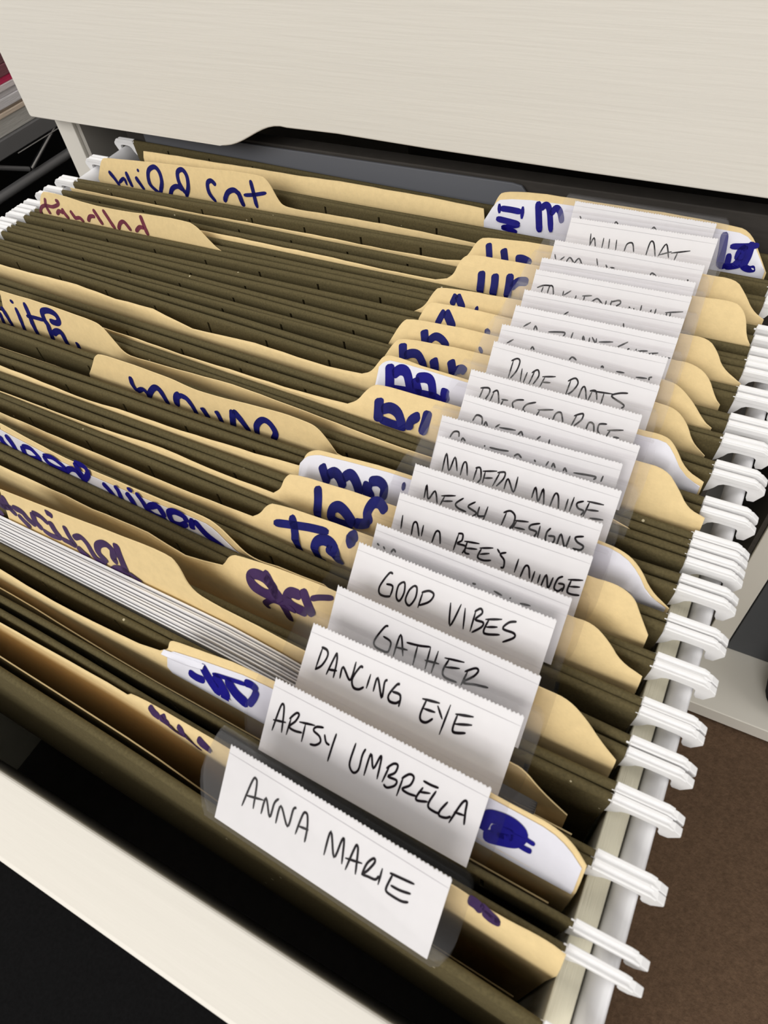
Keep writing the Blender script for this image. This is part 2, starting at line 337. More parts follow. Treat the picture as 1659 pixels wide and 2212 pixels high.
4:{'f': (325.08,320.08,1.07),'b': (340.92,327.76,1.12),'lab': (254.24,319.6,-0.0369,0.8509),'ink': [[(244.62,10.08),(243.8,9.66),(242.31,6.86),(242.7,5.7),(245.19,5.57),(246.05,5.87)],[(243.97,8.01),(246.04,7.59),(245.96,5.56)],[(247.34,5.47),(247.81,9.62),(249.47,6.23)],[(247.32,7.18),(250.18,7.62)],[(249.48,8.79),(252.24,9.19),(254.92,9.86)],[(252.07,9.13),(252.13,5.48)],[(254.92,9.86),(254.97,5.81)],[(256.75,9.8),(256.49,5.66)],[(254.38,7.28),(257.66,7.77)],[(258.41,9.15),(262.73,9.88)],[(259.45,9.25),(258.81,7.07),(259.52,6.07),(262.35,6.14)],[(258.95,7.68),(262.16,8.57)],[(263.3,5.94),(263.88,8.65)],[(263.27,8.42),(265.2,9.74),(265.96,9.55),(265.37,8.37),(263.58,6.6),(266.16,7.15),(268.89,7.63)]],'top': [(3.0,0.71),(110.83,0.71),(138.56,0.94),(149.49,0.55),(170.38,1.36),(183.83,0.45),(196.0,2.26),(196.06,2.33),(196.18,2.47),(196.35,2.67),(196.58,2.95),(196.81,3.27),(197.05,3.63),(197.29,4.03),(197.53,4.47),(197.89,4.88),(198.36,5.25),(198.95,5.58),(199.64,5.88),(201.91,6.26),(205.69,6.7),(210.91,7.22),(217.44,7.79),(226.01,8.16),(236.38,8.32),(248.26,8.3),(261.38,8.1),(271.01,7.93),(277.59,7.81),(281.41,7.73),(282.63,7.68),(283.83,7.51),(285.0,7.2),(286.16,6.77),(287.29,6.21),(288.34,5.64),(289.3,5.06),(290.17,4.47),(290.96,3.88),(291.81,3.28),(292.72,2.68),(293.68,2.07),(294.7,1.47),(295.47,1.02),(295.98,0.72),(296.23,0.57)],'lean': 0.638,'y': [(0,334.18),(40,333.26),(80,332.28),(110,331.49),(111,331.46),(138,330.64),(140,330.6),(150,330.4),(170,329.64),(184,328.63),(200,327.93),(225,326.88),(227,326.8),(250,325.87),(287,324.43),(289,324.36),(298,324.02)],'mrk': [(2.6,[(213.6,2.18),(210.04,0.73),(206.08,1.47),(204.87,3.01),(206.28,4.18),(209.39,4.21),(213.14,2.44)]),(2.6,[(208.73,5.81),(212.14,2.62),(215.18,0.04),(216.07,-6.96)]),(2,[(209.81,-5.65),(209.07,-3.72),(211.92,-0.21),(215.02,0.2),(219.06,-0.44)]),(2.6,[(222.27,0.81),(217.93,0.88),(216.09,2.14),(217.17,3.84),(220.09,4.08)]),(2.6,[(220.07,5.78),(221.8,3.45),(223.99,0.84)]),(1.4,[(222.69,4.42),(224.84,5.56),(228.7,6.91)])]},
5:{'f': (343.46,330.3,1.12),'b': (346.73,337.13,1.07),'lab': (252.94,331.02,-0.0207,0.9507),'ink': [[(239.45,10.07),(238.51,9.94),(237.1,7.33),(237.4,6.03),(238.87,5.9),(240.25,6.3)],[(238.46,8.0),(240.12,8.06),(240.14,6.27)],[(242.43,9.54),(241.43,8.57),(241.57,6.68),(242.58,6.15),(243.16,7.69),(242.82,9.24),(242.26,9.49)],[(245.13,9.63),(244.2,8.54),(243.95,6.69),(245.17,6.08),(246.08,7.72),(245.8,9.41),(244.96,9.58)],[(247.24,6.28),(247.43,9.2)],[(247.13,8.98),(248.75,9.72),(250.02,9.41),(249.43,8.02),(247.26,6.7)],[(254.2,9.29),(255.49,5.64),(256.61,9.73)],[(257.67,9.38),(258.54,5.9)],[(260.15,6.0),(260.09,9.7)],[(259.86,9.37),(260.95,10.22),(261.56,9.62),(260.51,8.24),(262.3,8.26),(262.28,7.45),(260.53,5.98)],[(262.59,8.87),(266.05,9.92)],[(263.38,9.11),(262.95,7.13),(263.67,6.69),(266.55,7.45)],[(263.23,7.75),(265.6,8.47)],[(269.13,10.46),(267.64,9.88),(266.79,8.57),(269.24,8.55),(269.53,7.85),(267.48,6.48)]],'top': [(3.0,0.8),(102.38,0.8),(104.38,6.67),(105.08,6.61),(106.48,6.48),(108.57,6.29),(111.34,6.04),(114.59,5.77),(118.3,5.47),(122.47,5.16),(127.07,4.83),(132.32,4.62),(138.18,4.54),(144.59,4.57),(151.51,4.71),(158.15,4.91),(164.52,5.16),(170.63,5.47),(176.49,5.83),(181.07,6.03),(184.44,6.07),(186.67,5.96),(187.79,5.69),(188.88,5.32),(189.96,4.85),(191.01,4.28),(192.04,3.6),(193.08,2.92),(194.12,2.24),(195.15,1.56),(196.19,0.88),(197.25,0.33),(198.3,-0.11),(199.3,-0.53),(200.37,-0.73),(201.57,-0.79),(202.9,-0.71),(204.36,-0.48),(205.94,-0.11),(207.08,0.1),(207.82,0.22),(208.19,0.28),(221.84,0.8),(230.0,-7.0),(297.0,-8.0)],'lean': 0.25,'y': [(0,344.9),(40,343.23),(80,341.52),(110,340.21),(140,338.89),(170,337.55),(200,336.19),(208,335.82),(222,335.87),(225,335.76),(227,335.68),(250,334.81),(287,333.43),(289,333.36),(298,333.03)],'mrk': [(1.9,[(102.75,2.41),(102.8,0.46),(105.09,-1.74)]),(1.9,[(105.86,3.81),(108.11,0.67),(108.75,-4.31)]),(1.9,[(112.91,2.21),(112.91,-0.52),(115.27,-1.31),(120.48,0.21)]),(1.4,[(112.91,2.21),(116.97,2.84),(120.48,0.21)]),(2,[(122.27,2.33),(123.79,0.29),(127.34,-0.23),(131.67,0.48)]),(1.4,[(122.27,2.33),(126.88,3.21),(131.99,1.25)]),(2,[(129.88,-1.49),(133.15,1.69),(136.13,2.34),(138.04,0.34)]),(1.9,[(136.79,5.44),(138.02,2.26),(139.15,-2.33)]),(1.6,[(136.79,5.44),(140.8,5.53),(141.8,3.71),(139.84,1.04),(137.87,-0.06)]),(1.6,[(147.06,2.27),(149.15,0.87),(150.89,-1.29)]),(2,[(152.25,3.53),(153.43,1.63),(153.6,-2.36)]),(1.8,[(156.52,2.88),(157.82,1.36),(158.94,-1.16)]),(1.3,[(157.43,4.66),(159.46,4.39)]),(2,[(160.75,4.6),(162.76,1.98),(164.58,-2.23)]),(1.8,[(164.22,1.01),(168.25,3.18),(170.53,0.22)]),(1.5,[(163.62,0.12),(166.3,-0.85),(170.8,-0.39)]),(2.2,[(178.81,2.1),(177.91,3.89),(174.48,3.96),(172.45,2.47),(173.23,-0.25),(176.37,0.08),(178.77,1.93)]),(2.2,[(181.4,4.33),(180.42,2.04),(180.58,0.54)]),(1.9,[(181.68,4.14),(185.48,0.86),(191.19,-1.2)])],'stk': [(90.97,6.29),(94.1,5.89),(100.28,5.11),(106.18,4.52),(111.82,4.13),(119.34,3.61),(128.62,2.97),(140.41,2.78),(154.33,3.03),(167.17,3.59),(179.01,4.44),(185.66,4.59),(187.6,4.08),(189.56,3.12),(191.56,1.71),(193.62,0.4),(195.44,-1.25),(196.28,-2.2)]},
6:{'f': (348.93,339.33,1.07),'b': (356.36,348.61,0.95),'lab': (254.16,339.52,-0.0271,0.7863),'ink': [[(231.72,9.31),(232.43,9.05)],[(233.43,9.19),(234.06,8.76)],[(235.68,8.62),(236.19,9.39),(236.89,8.99)],[(256.48,8.96),(257.39,9.04)],[(261.62,9.12),(263.7,8.9)],[(265.45,9.09),(265.68,8.93)],[(267.87,8.8),(270.24,9.09)]],'top': [(3.0,0.8),(92.41,0.8),(124.24,0.83),(143.62,0.72),(178.53,0.86),(193.53,1.09),(193.67,1.18),(193.96,1.35),(194.39,1.6),(194.95,1.94),(195.47,2.34),(195.93,2.79),(196.33,3.29),(196.69,3.85),(197.12,4.35),(197.63,4.8),(198.22,5.19),(198.88,5.52),(201.25,5.83),(205.28,6.12),(210.88,6.39),(217.94,6.62),(226.64,6.75),(236.77,6.78),(248.15,6.72),(260.57,6.57),(269.79,6.5),(276.18,6.5),(279.99,6.57),(281.35,6.7),(282.63,6.68),(283.84,6.51),(284.97,6.19),(286.03,5.72),(287.05,5.2),(288.02,4.62),(288.95,4.0),(289.84,3.32),(290.82,2.74),(291.89,2.28),(293.06,1.92),(294.3,1.68),(295.24,1.49),(295.86,1.37),(296.16,1.31)],'lean': 0.786,'y': [(0,351.91),(40,350.35),(80,348.76),(92,348.28),(110,347.7),(124,347.26),(140,346.78),(144,346.66),(170,345.95),(178,345.73),(200,345.16),(225,344.51),(227,344.46),(250,343.88),(287,342.94),(289,342.89),(298,342.67)],'mrk': [(2.4,[(205.26,4.98),(207.3,1.61),(208.88,-5.65)]),(1.4,[(200.43,2.0),(205.77,3.0),(211.27,3.96),(216.85,4.57)]),(2.6,[(221.08,-2.04),(219.12,1.85),(216.38,2.74),(214.12,1.77),(213.72,-0.14),(214.64,-3.99),(216.87,-4.3)]),(2.2,[(217.02,1.42),(219.48,0.55),(222.08,-1.82)]),(2.8,[(224.22,3.56),(223.13,5.01),(224.9,6.31)])]},
7:{'f': (358.31,350.56,0.95),'b': (361.88,358.65,1.12),'lab': (254.97,350.58,0.0048,0.805),'ink': [[(233.44,8.97),(233.76,6.21)],[(236.77,5.74),(236.65,8.08),(237.53,8.31),(238.78,5.96)],[(239.22,8.43),(239.35,6.12)],[(242.3,5.65),(242.65,7.94),(243.62,8.04),(244.45,5.92)],[(247.96,5.64),(248.25,9.12)],[(248.07,9.07),(249.2,9.22),(249.4,8.05),(248.51,7.19),(250.68,7.16),(250.22,5.64)],[(249.99,8.05),(253.71,8.54)],[(250.75,8.11),(250.77,6.11),(252.06,6.0)],[(250.78,6.88),(253.53,7.39)],[(253.98,7.76),(257.13,8.63)],[(254.45,7.74),(254.09,6.01),(255.64,5.77),(257.39,6.26)],[(254.37,6.64),(256.6,7.42)],[(260.34,8.61),(259.07,7.95),(260.32,7.09),(260.59,5.79),(259.91,5.6)],[(258.04,8.73),(258.95,8.07)],[(263.44,8.27),(263.32,5.51)],[(264.9,5.05),(265.28,7.28),(266.16,7.38),(267.07,5.38)],[(267.73,7.08),(267.67,4.95)],[(269.08,6.87),(269.09,5.06)],[(269.95,4.71),(270.43,7.11),(271.61,4.9),(272.04,7.13)],[(274.07,7.87),(273.1,7.14),(272.89,5.34),(273.91,4.99),(274.67,5.81)],[(273.41,6.34),(274.78,6.45),(274.76,5.09)],[(275.22,7.61),(278.41,8.4)],[(275.97,7.68),(275.81,5.61),(276.82,5.26),(278.63,5.57)],[(275.99,6.51),(278.24,7.03)]],'top': [(3.0,-0.62),(81.95,-0.62),(135.11,0.34),(153.49,1.15),(176.39,0.58),(193.96,0.8),(194.1,0.9),(194.38,1.1),(194.79,1.41),(195.34,1.81),(195.78,2.28),(196.12,2.82),(196.35,3.42),(196.48,4.1),(196.71,4.7),(197.04,5.22),(197.48,5.66),(198.02,6.02),(200.27,6.35),(204.16,6.62),(209.63,6.86),(216.57,7.04),(225.33,7.16),(235.7,7.21),(247.46,7.21),(260.39,7.15),(270.04,7.14),(276.81,7.2),(280.93,7.31),(282.56,7.47),(284.07,7.52),(285.45,7.45),(286.7,7.26),(287.84,6.95),(288.83,6.57),(289.67,6.12),(290.36,5.6),(290.91,5.0),(291.51,4.35),(292.17,3.65),(292.89,2.91),(293.67,2.11),(294.25,1.52),(294.64,1.12),(294.83,0.93)],'lean': 0.805,'y': [(0,359.72),(40,358.68),(80,357.52),(84,357.4),(110,356.85),(136,356.32),(140,356.27),(153,356.12),(170,355.53),(177,355.28),(200,354.87),(225,354.44),(227,354.4),(250,354.03),(287,353.47),(289,353.44),(298,353.31)],'mrk': [(2.6,[(207.12,5.92),(208.11,2.94),(208.92,-2.26)]),(2.6,[(219.9,0.65),(216.79,2.62),(214.34,3.27),(212.68,2.12),(213.28,0.04),(216.39,-0.24),(219.44,0.32)]),(1.8,[(219.61,1.17),(221.85,1.58),(224.05,2.49)]),(2.6,[(224.19,2.03),(222.76,4.02),(223.66,6.43),(225.65,6.95),(227.7,5.54)])]},
8:{'f': (364.47,361.24,1.12),'b': (370.87,369.7,1.12),'lab': (254.35,360.44,-0.0044,0.7893),'ink': [[(235.13,6.93),(235.07,9.66),(236.25,7.06),(237.54,9.0),(238.82,6.75)],[(239.39,8.5),(243.04,9.43)],[(240.29,8.57),(239.68,6.71)],[(240.11,7.56),(242.62,8.21)],[(245.16,9.49),(243.53,7.96),(244.39,7.23),(246.64,7.02)],[(248.32,9.52),(246.75,8.16),(249.09,7.51),(248.44,6.54)],[(249.54,8.89),(249.67,7.09),(251.45,7.44)],[(251.56,9.42),(251.27,6.56)],[(255.84,6.59),(256.3,9.41)],[(255.58,9.22),(257.07,9.98),(258.46,9.36),(258.61,7.84),(257.87,6.39)],[(258.4,8.41),(262.01,9.07)],[(259.23,8.48),(258.53,6.64)],[(259.04,7.18),(261.65,7.42)],[(264.7,9.49),(262.74,8.65),(262.65,7.85),(264.41,7.71),(264.03,6.46)],[(264.86,9.07),(264.99,6.64)],[(267.39,9.3),(266.75,8.2),(267.11,6.51),(268.71,6.74),(268.73,7.89),(267.23,7.72)],[(269.76,6.42),(269.99,8.79),(271.7,6.66),(272.08,9.06)],[(275.08,9.74),(273.34,9.11),(273.98,8.37),(275.58,7.97),(275.18,7.13),(273.37,6.92)]],'top': [(3.0,0.8),(73.63,0.88),(115.55,0.1),(127.58,0.49),(153.83,0.67),(180.87,0.98),(195.77,1.79),(195.84,1.88),(195.99,2.05),(196.22,2.3),(196.51,2.63),(196.77,3.01),(196.99,3.42),(197.17,3.86),(197.31,4.34),(197.57,4.78),(197.94,5.16),(198.43,5.51),(199.03,5.8),(199.66,6.05),(200.33,6.24),(201.02,6.38),(201.74,6.47),(203.98,6.6),(207.7,6.79),(212.82,7.01),(219.27,7.28),(227.57,7.43),(237.54,7.48),(248.97,7.44),(261.63,7.29),(271.07,7.15),(277.64,6.99),(281.56,6.83),(282.97,6.66),(284.27,6.4),(285.46,6.06),(286.56,5.63),(287.55,5.12),(288.51,4.54),(289.42,3.89),(290.3,3.17),(291.13,2.39),(292.08,1.67),(293.13,1.0),(294.28,0.41),(295.54,-0.28),(296.5,-1.16),(297.15,-1.74),(297.47,-2.04)],'lean': 0.789,'y': [(0,366.94),(40,366.17),(73,365.5),(80,365.4),(110,365.01),(116,364.93),(128,364.81),(140,364.77),(154,364.74),(170,364.93),(181,365.06),(200,364.95),(225,364.81),(227,364.8),(250,364.67),(287,364.48),(289,364.47),(298,364.43)],'mrk': [(2.6,[(203.04,4.16),(204.2,2.65),(206.17,0.4)]),(2.6,[(205.4,2.1),(207.29,3.3),(209.24,2.62),(211.14,0.59)]),(2.6,[(210.26,2.66),(212.05,4.03),(214.02,3.17),(216.39,0.45)]),(3,[(220.04,0.14),(217.94,1.98),(217.99,3.74)]),(2.4,[(217.96,3.84),(220.68,4.61),(222.63,3.67),(222.86,1.07)]),(2,[(227.36,5.25),(228.42,5.32)])],'stk': [(196.31,2.67),(196.66,3.09),(197.36,3.94),(198.18,4.58),(199.13,5.01),(200.45,5.43),(202.14,5.82),(209.69,6.32),(222.58,6.92),(242.52,7.08),(267.85,6.86),(280.92,6.55),(283.61,6.12),(285.89,5.38),(287.79,4.32),(289.51,3.04),(291.07,1.52),(293.05,0.35),(295.49,-1.04),(296.73,-1.94)]},
9:{'f': (373.86,372.7,1.12),'b': (382.83,377.83,1.12),'lab': (255.53,371.59,-0.008,0.7851),'ink': [[(235.26,6.14),(235.34,9.95),(237.04,6.74),(237.8,9.72),(239.23,7.11)],[(240.31,6.45),(240.4,9.03),(241.19,9.22),(242.16,6.84)],[(243.98,6.37),(244.19,9.13)],[(243.77,8.86),(245.02,9.17),(245.76,7.24),(245.21,6.12)],[(245.8,8.71),(249.45,9.6)],[(246.51,8.72),(246.53,6.35)],[(246.65,7.46),(248.77,7.98)],[(249.24,6.38),(250.26,9.63)],[(249.55,9.3),(251.42,9.82),(251.48,8.49),(250.16,6.61)],[(252.3,6.51),(252.61,8.77),(254.8,6.59),(254.88,9.81)],[(259.58,6.53),(259.82,8.82),(261.32,6.34),(261.73,8.99),(262.89,6.02)],[(264.43,6.11),(264.77,8.66),(265.66,8.57),(266.6,6.04)],[(268.15,8.59),(268.15,6.14)],[(269.41,9.29),(269.24,6.3)],[(271.86,9.08),(270.46,8.31),(270.98,7.45),(272.46,7.22),(272.06,6.29)],[(272.55,9.26),(276.52,9.53)],[(273.18,9.27),(272.7,6.19)],[(272.97,7.66),(275.79,8.1)],[(274.25,6.29),(277.42,6.74)]],'top': [(3.0,-4.5),(100.29,-4.5),(102.29,-4.5),(102.68,-4.5),(103.47,-2.18),(104.63,-0.85),(105.87,0.68),(106.71,1.85),(107.41,2.89),(107.99,3.81),(108.45,4.6),(108.97,5.28),(109.55,5.86),(110.19,6.34),(110.89,6.71),(112.51,6.98),(115.03,7.13),(118.42,7.16),(122.67,7.09),(126.58,7.02),(130.16,6.94),(133.42,6.86),(136.37,6.77),(139.05,6.65),(141.46,6.5),(143.61,6.31),(145.51,6.08),(147.34,5.88),(149.09,5.7),(150.77,5.54),(152.39,5.41),(154.51,5.36),(157.12,5.4),(160.21,5.52),(163.76,5.73),(167.26,5.95),(170.72,6.19),(174.14,6.45),(177.51,6.72),(180.68,6.9),(183.66,7.0),(186.47,7.02),(189.09,6.96),(191.23,6.85),(192.89,6.71),(194.08,6.53),(194.81,6.31),(195.53,5.99),(196.25,5.58),(196.96,5.07),(197.66,4.47),(198.42,3.77),(199.21,2.96),(200.06,2.06),(200.95,1.05),(201.62,0.29),(202.02,-0.3),(202.19,-0.64),(226.0,-7.0),(297.0,-8.0)],'lean': 0.25,'y': [(0,378.35),(40,377.93),(80,377.52),(110,377.21),(140,376.9),(150,376.8),(170,376.56),(200,376.21),(225,375.92),(227,375.9),(250,375.64),(287,375.24),(289,375.22),(298,375.12)],'mrk': [(2,[(124.1,2.69),(124.16,-0.28),(125.0,-3.01)]),(2,[(125.0,-3.01),(128.51,-0.82),(130.34,-3.62)]),(2.2,[(129.26,-4.19),(132.5,0.1),(134.9,1.73),(136.86,0.34),(137.88,-4.44)]),(2.6,[(141.81,-3.45),(143.11,0.8),(144.89,1.95)]),(2,[(144.49,1.83),(147.38,1.37),(148.95,-0.91),(149.7,-4.65)]),(1.8,[(153.0,-0.06),(153.74,-1.96),(154.4,-4.12)]),(2,[(158.77,0.54),(159.41,-1.46),(159.77,-4.53)]),(2.4,[(165.38,2.81),(165.05,-0.16),(163.92,-4.56)]),(1.9,[(165.54,2.7),(168.14,0.34),(170.5,-4.02)]),(2.2,[(173.26,-4.14),(174.17,0.13),(176.7,2.79),(179.33,2.35),(180.94,-0.53),(178.9,-4.3)])]},
10:{'f': (385.63,380.63,1.12),'b': (396.24,383.68,1.12),'lab': (253.4,380.11,0.0177,0.729),'ink': [[(233.23,8.8),(233.93,10.15),(235.28,10.44),(235.69,9.4)],[(236.54,8.77),(236.78,9.4),(237.67,8.91)],[(242.9,8.88),(243.17,9.21)],[(244.34,9.03),(246.93,9.1),(249.56,9.36)],[(251.16,8.64),(252.07,9.25),(253.21,8.68)],[(256.41,9.08),(256.95,8.7)],[(259.63,8.49),(260.05,9.58)],[(261.14,8.51),(261.31,9.38),(262.07,8.57)],[(264.15,8.39),(264.37,9.1),(265.08,8.42)],[(266.67,8.66),(271.9,9.09),(271.77,8.41)],[(273.76,9.7),(273.61,8.36)]],'top': [(3.0,0.8),(50.1,0.8),(52.1,9.18),(53.7,9.19),(56.86,9.23),(61.54,9.28),(67.69,9.34),(73.7,9.36),(79.58,9.33),(85.34,9.26),(90.98,9.15),(95.41,9.0),(98.66,8.81),(100.77,8.58),(101.77,8.32),(102.78,7.88),(103.78,7.26),(104.8,6.47),(105.83,5.51),(106.86,4.54),(107.89,3.57),(108.92,2.6),(109.96,1.63),(111.14,0.9),(112.47,0.41),(113.94,0.17),(115.54,0.18),(116.74,0.18),(117.54,0.18),(117.93,0.18),(157.14,1.45),(185.63,1.11),(213.29,0.45),(276.0,1.2),(283.0,-1.0),(290.0,-6.0),(297.0,-8.0)],'lean': 0.25,'y': [(0,391.1),(40,389.95),(80,388.79),(110,387.91),(119,387.65),(140,387.56),(157,387.39),(170,386.8),(185,386.15),(200,385.16),(213,384.39),(225,384.05),(227,383.99),(250,383.37),(287,382.37),(289,382.32),(298,382.08)],'mrk': [(1.7,[(49.59,2.94),(50.82,-0.12),(50.99,-4.87)]),(1.5,[(47.56,0.57),(46.27,-3.85),(45.13,-9.32)]),(1.2,[(41.77,-6.79),(46.14,-6.01),(51.11,-5.05)]),(1.5,[(58.31,4.53),(58.85,0.0),(57.35,-6.05)]),(1.2,[(56.35,6.64),(58.14,6.19)]),(1.3,[(50.99,-4.87),(53.68,-6.45),(57.35,-6.05)]),(1.8,[(64.35,7.71),(65.33,1.5),(64.8,-6.66)]),(1.2,[(63.28,2.4),(67.71,2.91),(72.91,3.09)]),(1.3,[(57.96,-5.24),(60.58,-6.19),(64.8,-6.66)]),(1.8,[(72.67,-6.47),(74.34,0.88),(73.26,3.34),(73.35,6.22),(76.77,7.49),(80.31,6.97),(81.3,4.88),(79.6,3.64),(76.04,3.65)]),(1.3,[(66.33,-4.53),(68.04,-7.41),(72.31,-7.0)]),(1.9,[(74.96,-2.05),(78.15,0.25),(80.67,0.0),(80.86,-4.04),(81.31,-8.52)]),(1.6,[(73.88,-5.06),(74.62,-7.58),(76.01,-8.44)]),(1.5,[(87.04,-1.79),(86.82,-4.74),(85.67,-8.45)])]},
11:{'f': (398.81,386.25,1.12),'b': (404.17,394.69,1.12),'lab': (255.63,386.77,-0.0366,0.8753),'ink': [[(236.19,8.21),(236.88,9.56),(238.49,9.44),(239.01,8.07)],[(239.63,7.96),(239.84,8.79),(240.63,8.12)],[(242.77,8.35),(243.83,9.21)],[(243.88,8.54),(248.43,9.0)],[(249.27,8.26),(249.9,9.02),(250.66,8.39)],[(254.43,8.52),(255.23,9.32)],[(257.71,9.28),(257.77,8.43)]],'top': [(3.0,0.07),(130.18,0.07),(161.48,0.36),(178.72,0.69),(196.12,1.23),(196.31,1.32),(196.7,1.5),(197.28,1.77),(198.05,2.14),(198.74,2.57),(199.35,3.08),(199.89,3.66),(200.35,4.3),(200.82,4.89),(201.3,5.43),(201.8,5.91),(202.3,6.34),(202.81,6.69),(203.33,6.97),(203.84,7.19),(204.36,7.34),(206.0,7.47),(208.75,7.6),(212.58,7.72),(217.42,7.83),(224.88,7.9),(234.72,7.93),(246.67,7.92),(260.42,7.88),(270.73,7.85),(277.99,7.85),(282.47,7.86),(284.31,7.9),(285.92,7.76),(287.33,7.44),(288.52,6.96),(289.5,6.3),(290.47,5.6),(291.41,4.88),(292.33,4.12),(293.23,3.33),(294.18,2.7),(295.18,2.22),(296.22,1.9),(297.3,1.73),(298.12,1.61),(298.66,1.51),(298.93,1.47)],'lean': 0.875,'y': [(0,400.83),(40,399.08),(80,397.29),(110,395.92),(131,394.95),(140,394.58),(162,393.68),(170,393.35),(179,392.99),(200,392.29),(225,391.48),(227,391.42),(250,390.69),(287,389.56),(289,389.5),(298,389.23)],'mrk': [(3.2,[(206.04,4.95),(206.64,2.78),(207.41,-0.35)]),(2.6,[(207.51,2.55),(210.27,3.56),(213.32,2.76),(215.8,-0.4)]),(1.8,[(207.67,0.28),(211.64,0.11),(216.4,0.12)]),(2.6,[(217.59,0.18),(217.46,2.22),(219.87,3.87)]),(3,[(221.96,5.44),(221.97,3.0),(221.69,0.07)])]},
12:{'f': (407.59,398.11,1.12),'b': (421.78,408.11,1.12),'lab': (253.35,398.26,-0.0173,0.7832),'ink': [[(234.0,7.14),(234.55,9.8)],[(233.7,9.62),(236.03,10.1),(236.57,9.2),(235.76,7.34)],[(237.33,7.4),(237.81,9.52)],[(237.41,9.38),(238.77,9.99),(239.99,7.39)],[(240.41,8.49),(242.35,8.66)],[(240.96,8.44),(240.59,7.08)],[(246.61,9.63),(244.78,9.25),(243.69,8.35),(244.53,7.12)],[(249.98,9.85),(247.72,8.94),(246.99,7.72),(247.95,7.09)],[(250.93,8.4),(255.06,9.3)],[(251.46,8.35),(250.93,6.98)],[(254.25,6.91),(254.73,7.35)],[(255.61,7.02),(255.93,8.67),(257.22,9.11),(258.4,7.31)],[(260.77,7.18),(261.41,9.54)],[(260.7,9.22),(262.8,10.16),(262.88,8.89),(261.44,7.27)],[(264.71,7.09),(264.98,8.71),(266.21,8.66),(266.86,7.19)],[(269.53,9.4),(267.69,8.99),(267.71,7.71),(268.44,7.06)],[(269.99,8.22),(273.96,9.12)],[(270.79,8.4),(270.21,6.92)],[(271.96,7.23),(273.49,7.35)]],'top': [(3.0,0.53),(21.94,0.53),(65.51,1.18),(86.4,0.62),(105.63,1.37),(125.44,0.17),(138.85,0.72),(152.12,1.07),(181.2,0.73),(193.76,1.39),(193.95,1.46),(194.33,1.61),(194.89,1.82),(195.65,2.1),(196.33,2.5),(196.95,3.0),(197.5,3.61),(197.99,4.33),(198.42,4.96),(198.79,5.51),(199.1,5.98),(199.35,6.36),(199.69,6.71),(200.13,7.02),(200.66,7.29),(201.27,7.52),(202.82,7.64),(205.27,7.66),(208.61,7.57),(212.82,7.38),(220.02,7.23),(230.0,7.11),(242.44,7.04),(256.98,7.0),(267.82,7.01),(275.39,7.05),(279.96,7.14),(281.7,7.26),(283.18,7.25),(284.41,7.12),(285.39,6.86),(286.14,6.48),(286.94,5.95),(287.81,5.27),(288.73,4.44),(289.72,3.45),(290.79,2.64),(291.93,1.98),(293.15,1.49),(294.43,1.16),(295.4,0.91),(296.03,0.75),(296.35,0.67)],'lean': 0.783,'y': [(0,413.78),(22,412.95),(40,412.56),(65,412.0),(80,411.49),(87,411.23),(105,409.66),(110,409.14),(126,407.53),(139,406.99),(140,407.01),(152,407.25),(170,406.63),(181,406.25),(200,405.59),(225,404.71),(227,404.64),(250,403.84),(287,402.53),(289,402.46),(298,402.14)],'mrk': [(3.2,[(202.74,6.09),(203.54,3.47),(204.58,-0.23)]),(2.8,[(204.45,3.66),(206.48,5.41),(208.98,5.04),(211.41,1.33)]),(1.8,[(204.02,0.31),(210.1,0.94),(221.52,1.75)]),(2.8,[(211.78,4.62),(212.72,3.17),(214.32,1.07)]),(2.6,[(212.11,4.58),(215.29,5.35),(217.38,4.59),(219.01,0.98)]),(2.8,[(222.2,4.3),(222.24,2.79),(223.41,1.07)])],'stk': [(199.28,4.62),(199.59,4.96),(200.2,5.64),(201.16,6.22),(202.47,6.71),(207.2,6.93),(215.17,6.91),(234.98,6.72),(264.18,6.38),(279.27,6.33),(282.53,6.52),(284.74,6.32),(285.92,5.73),(287.57,4.42),(289.7,2.39),(292.04,0.96),(294.57,0.14),(295.85,-0.48)]},
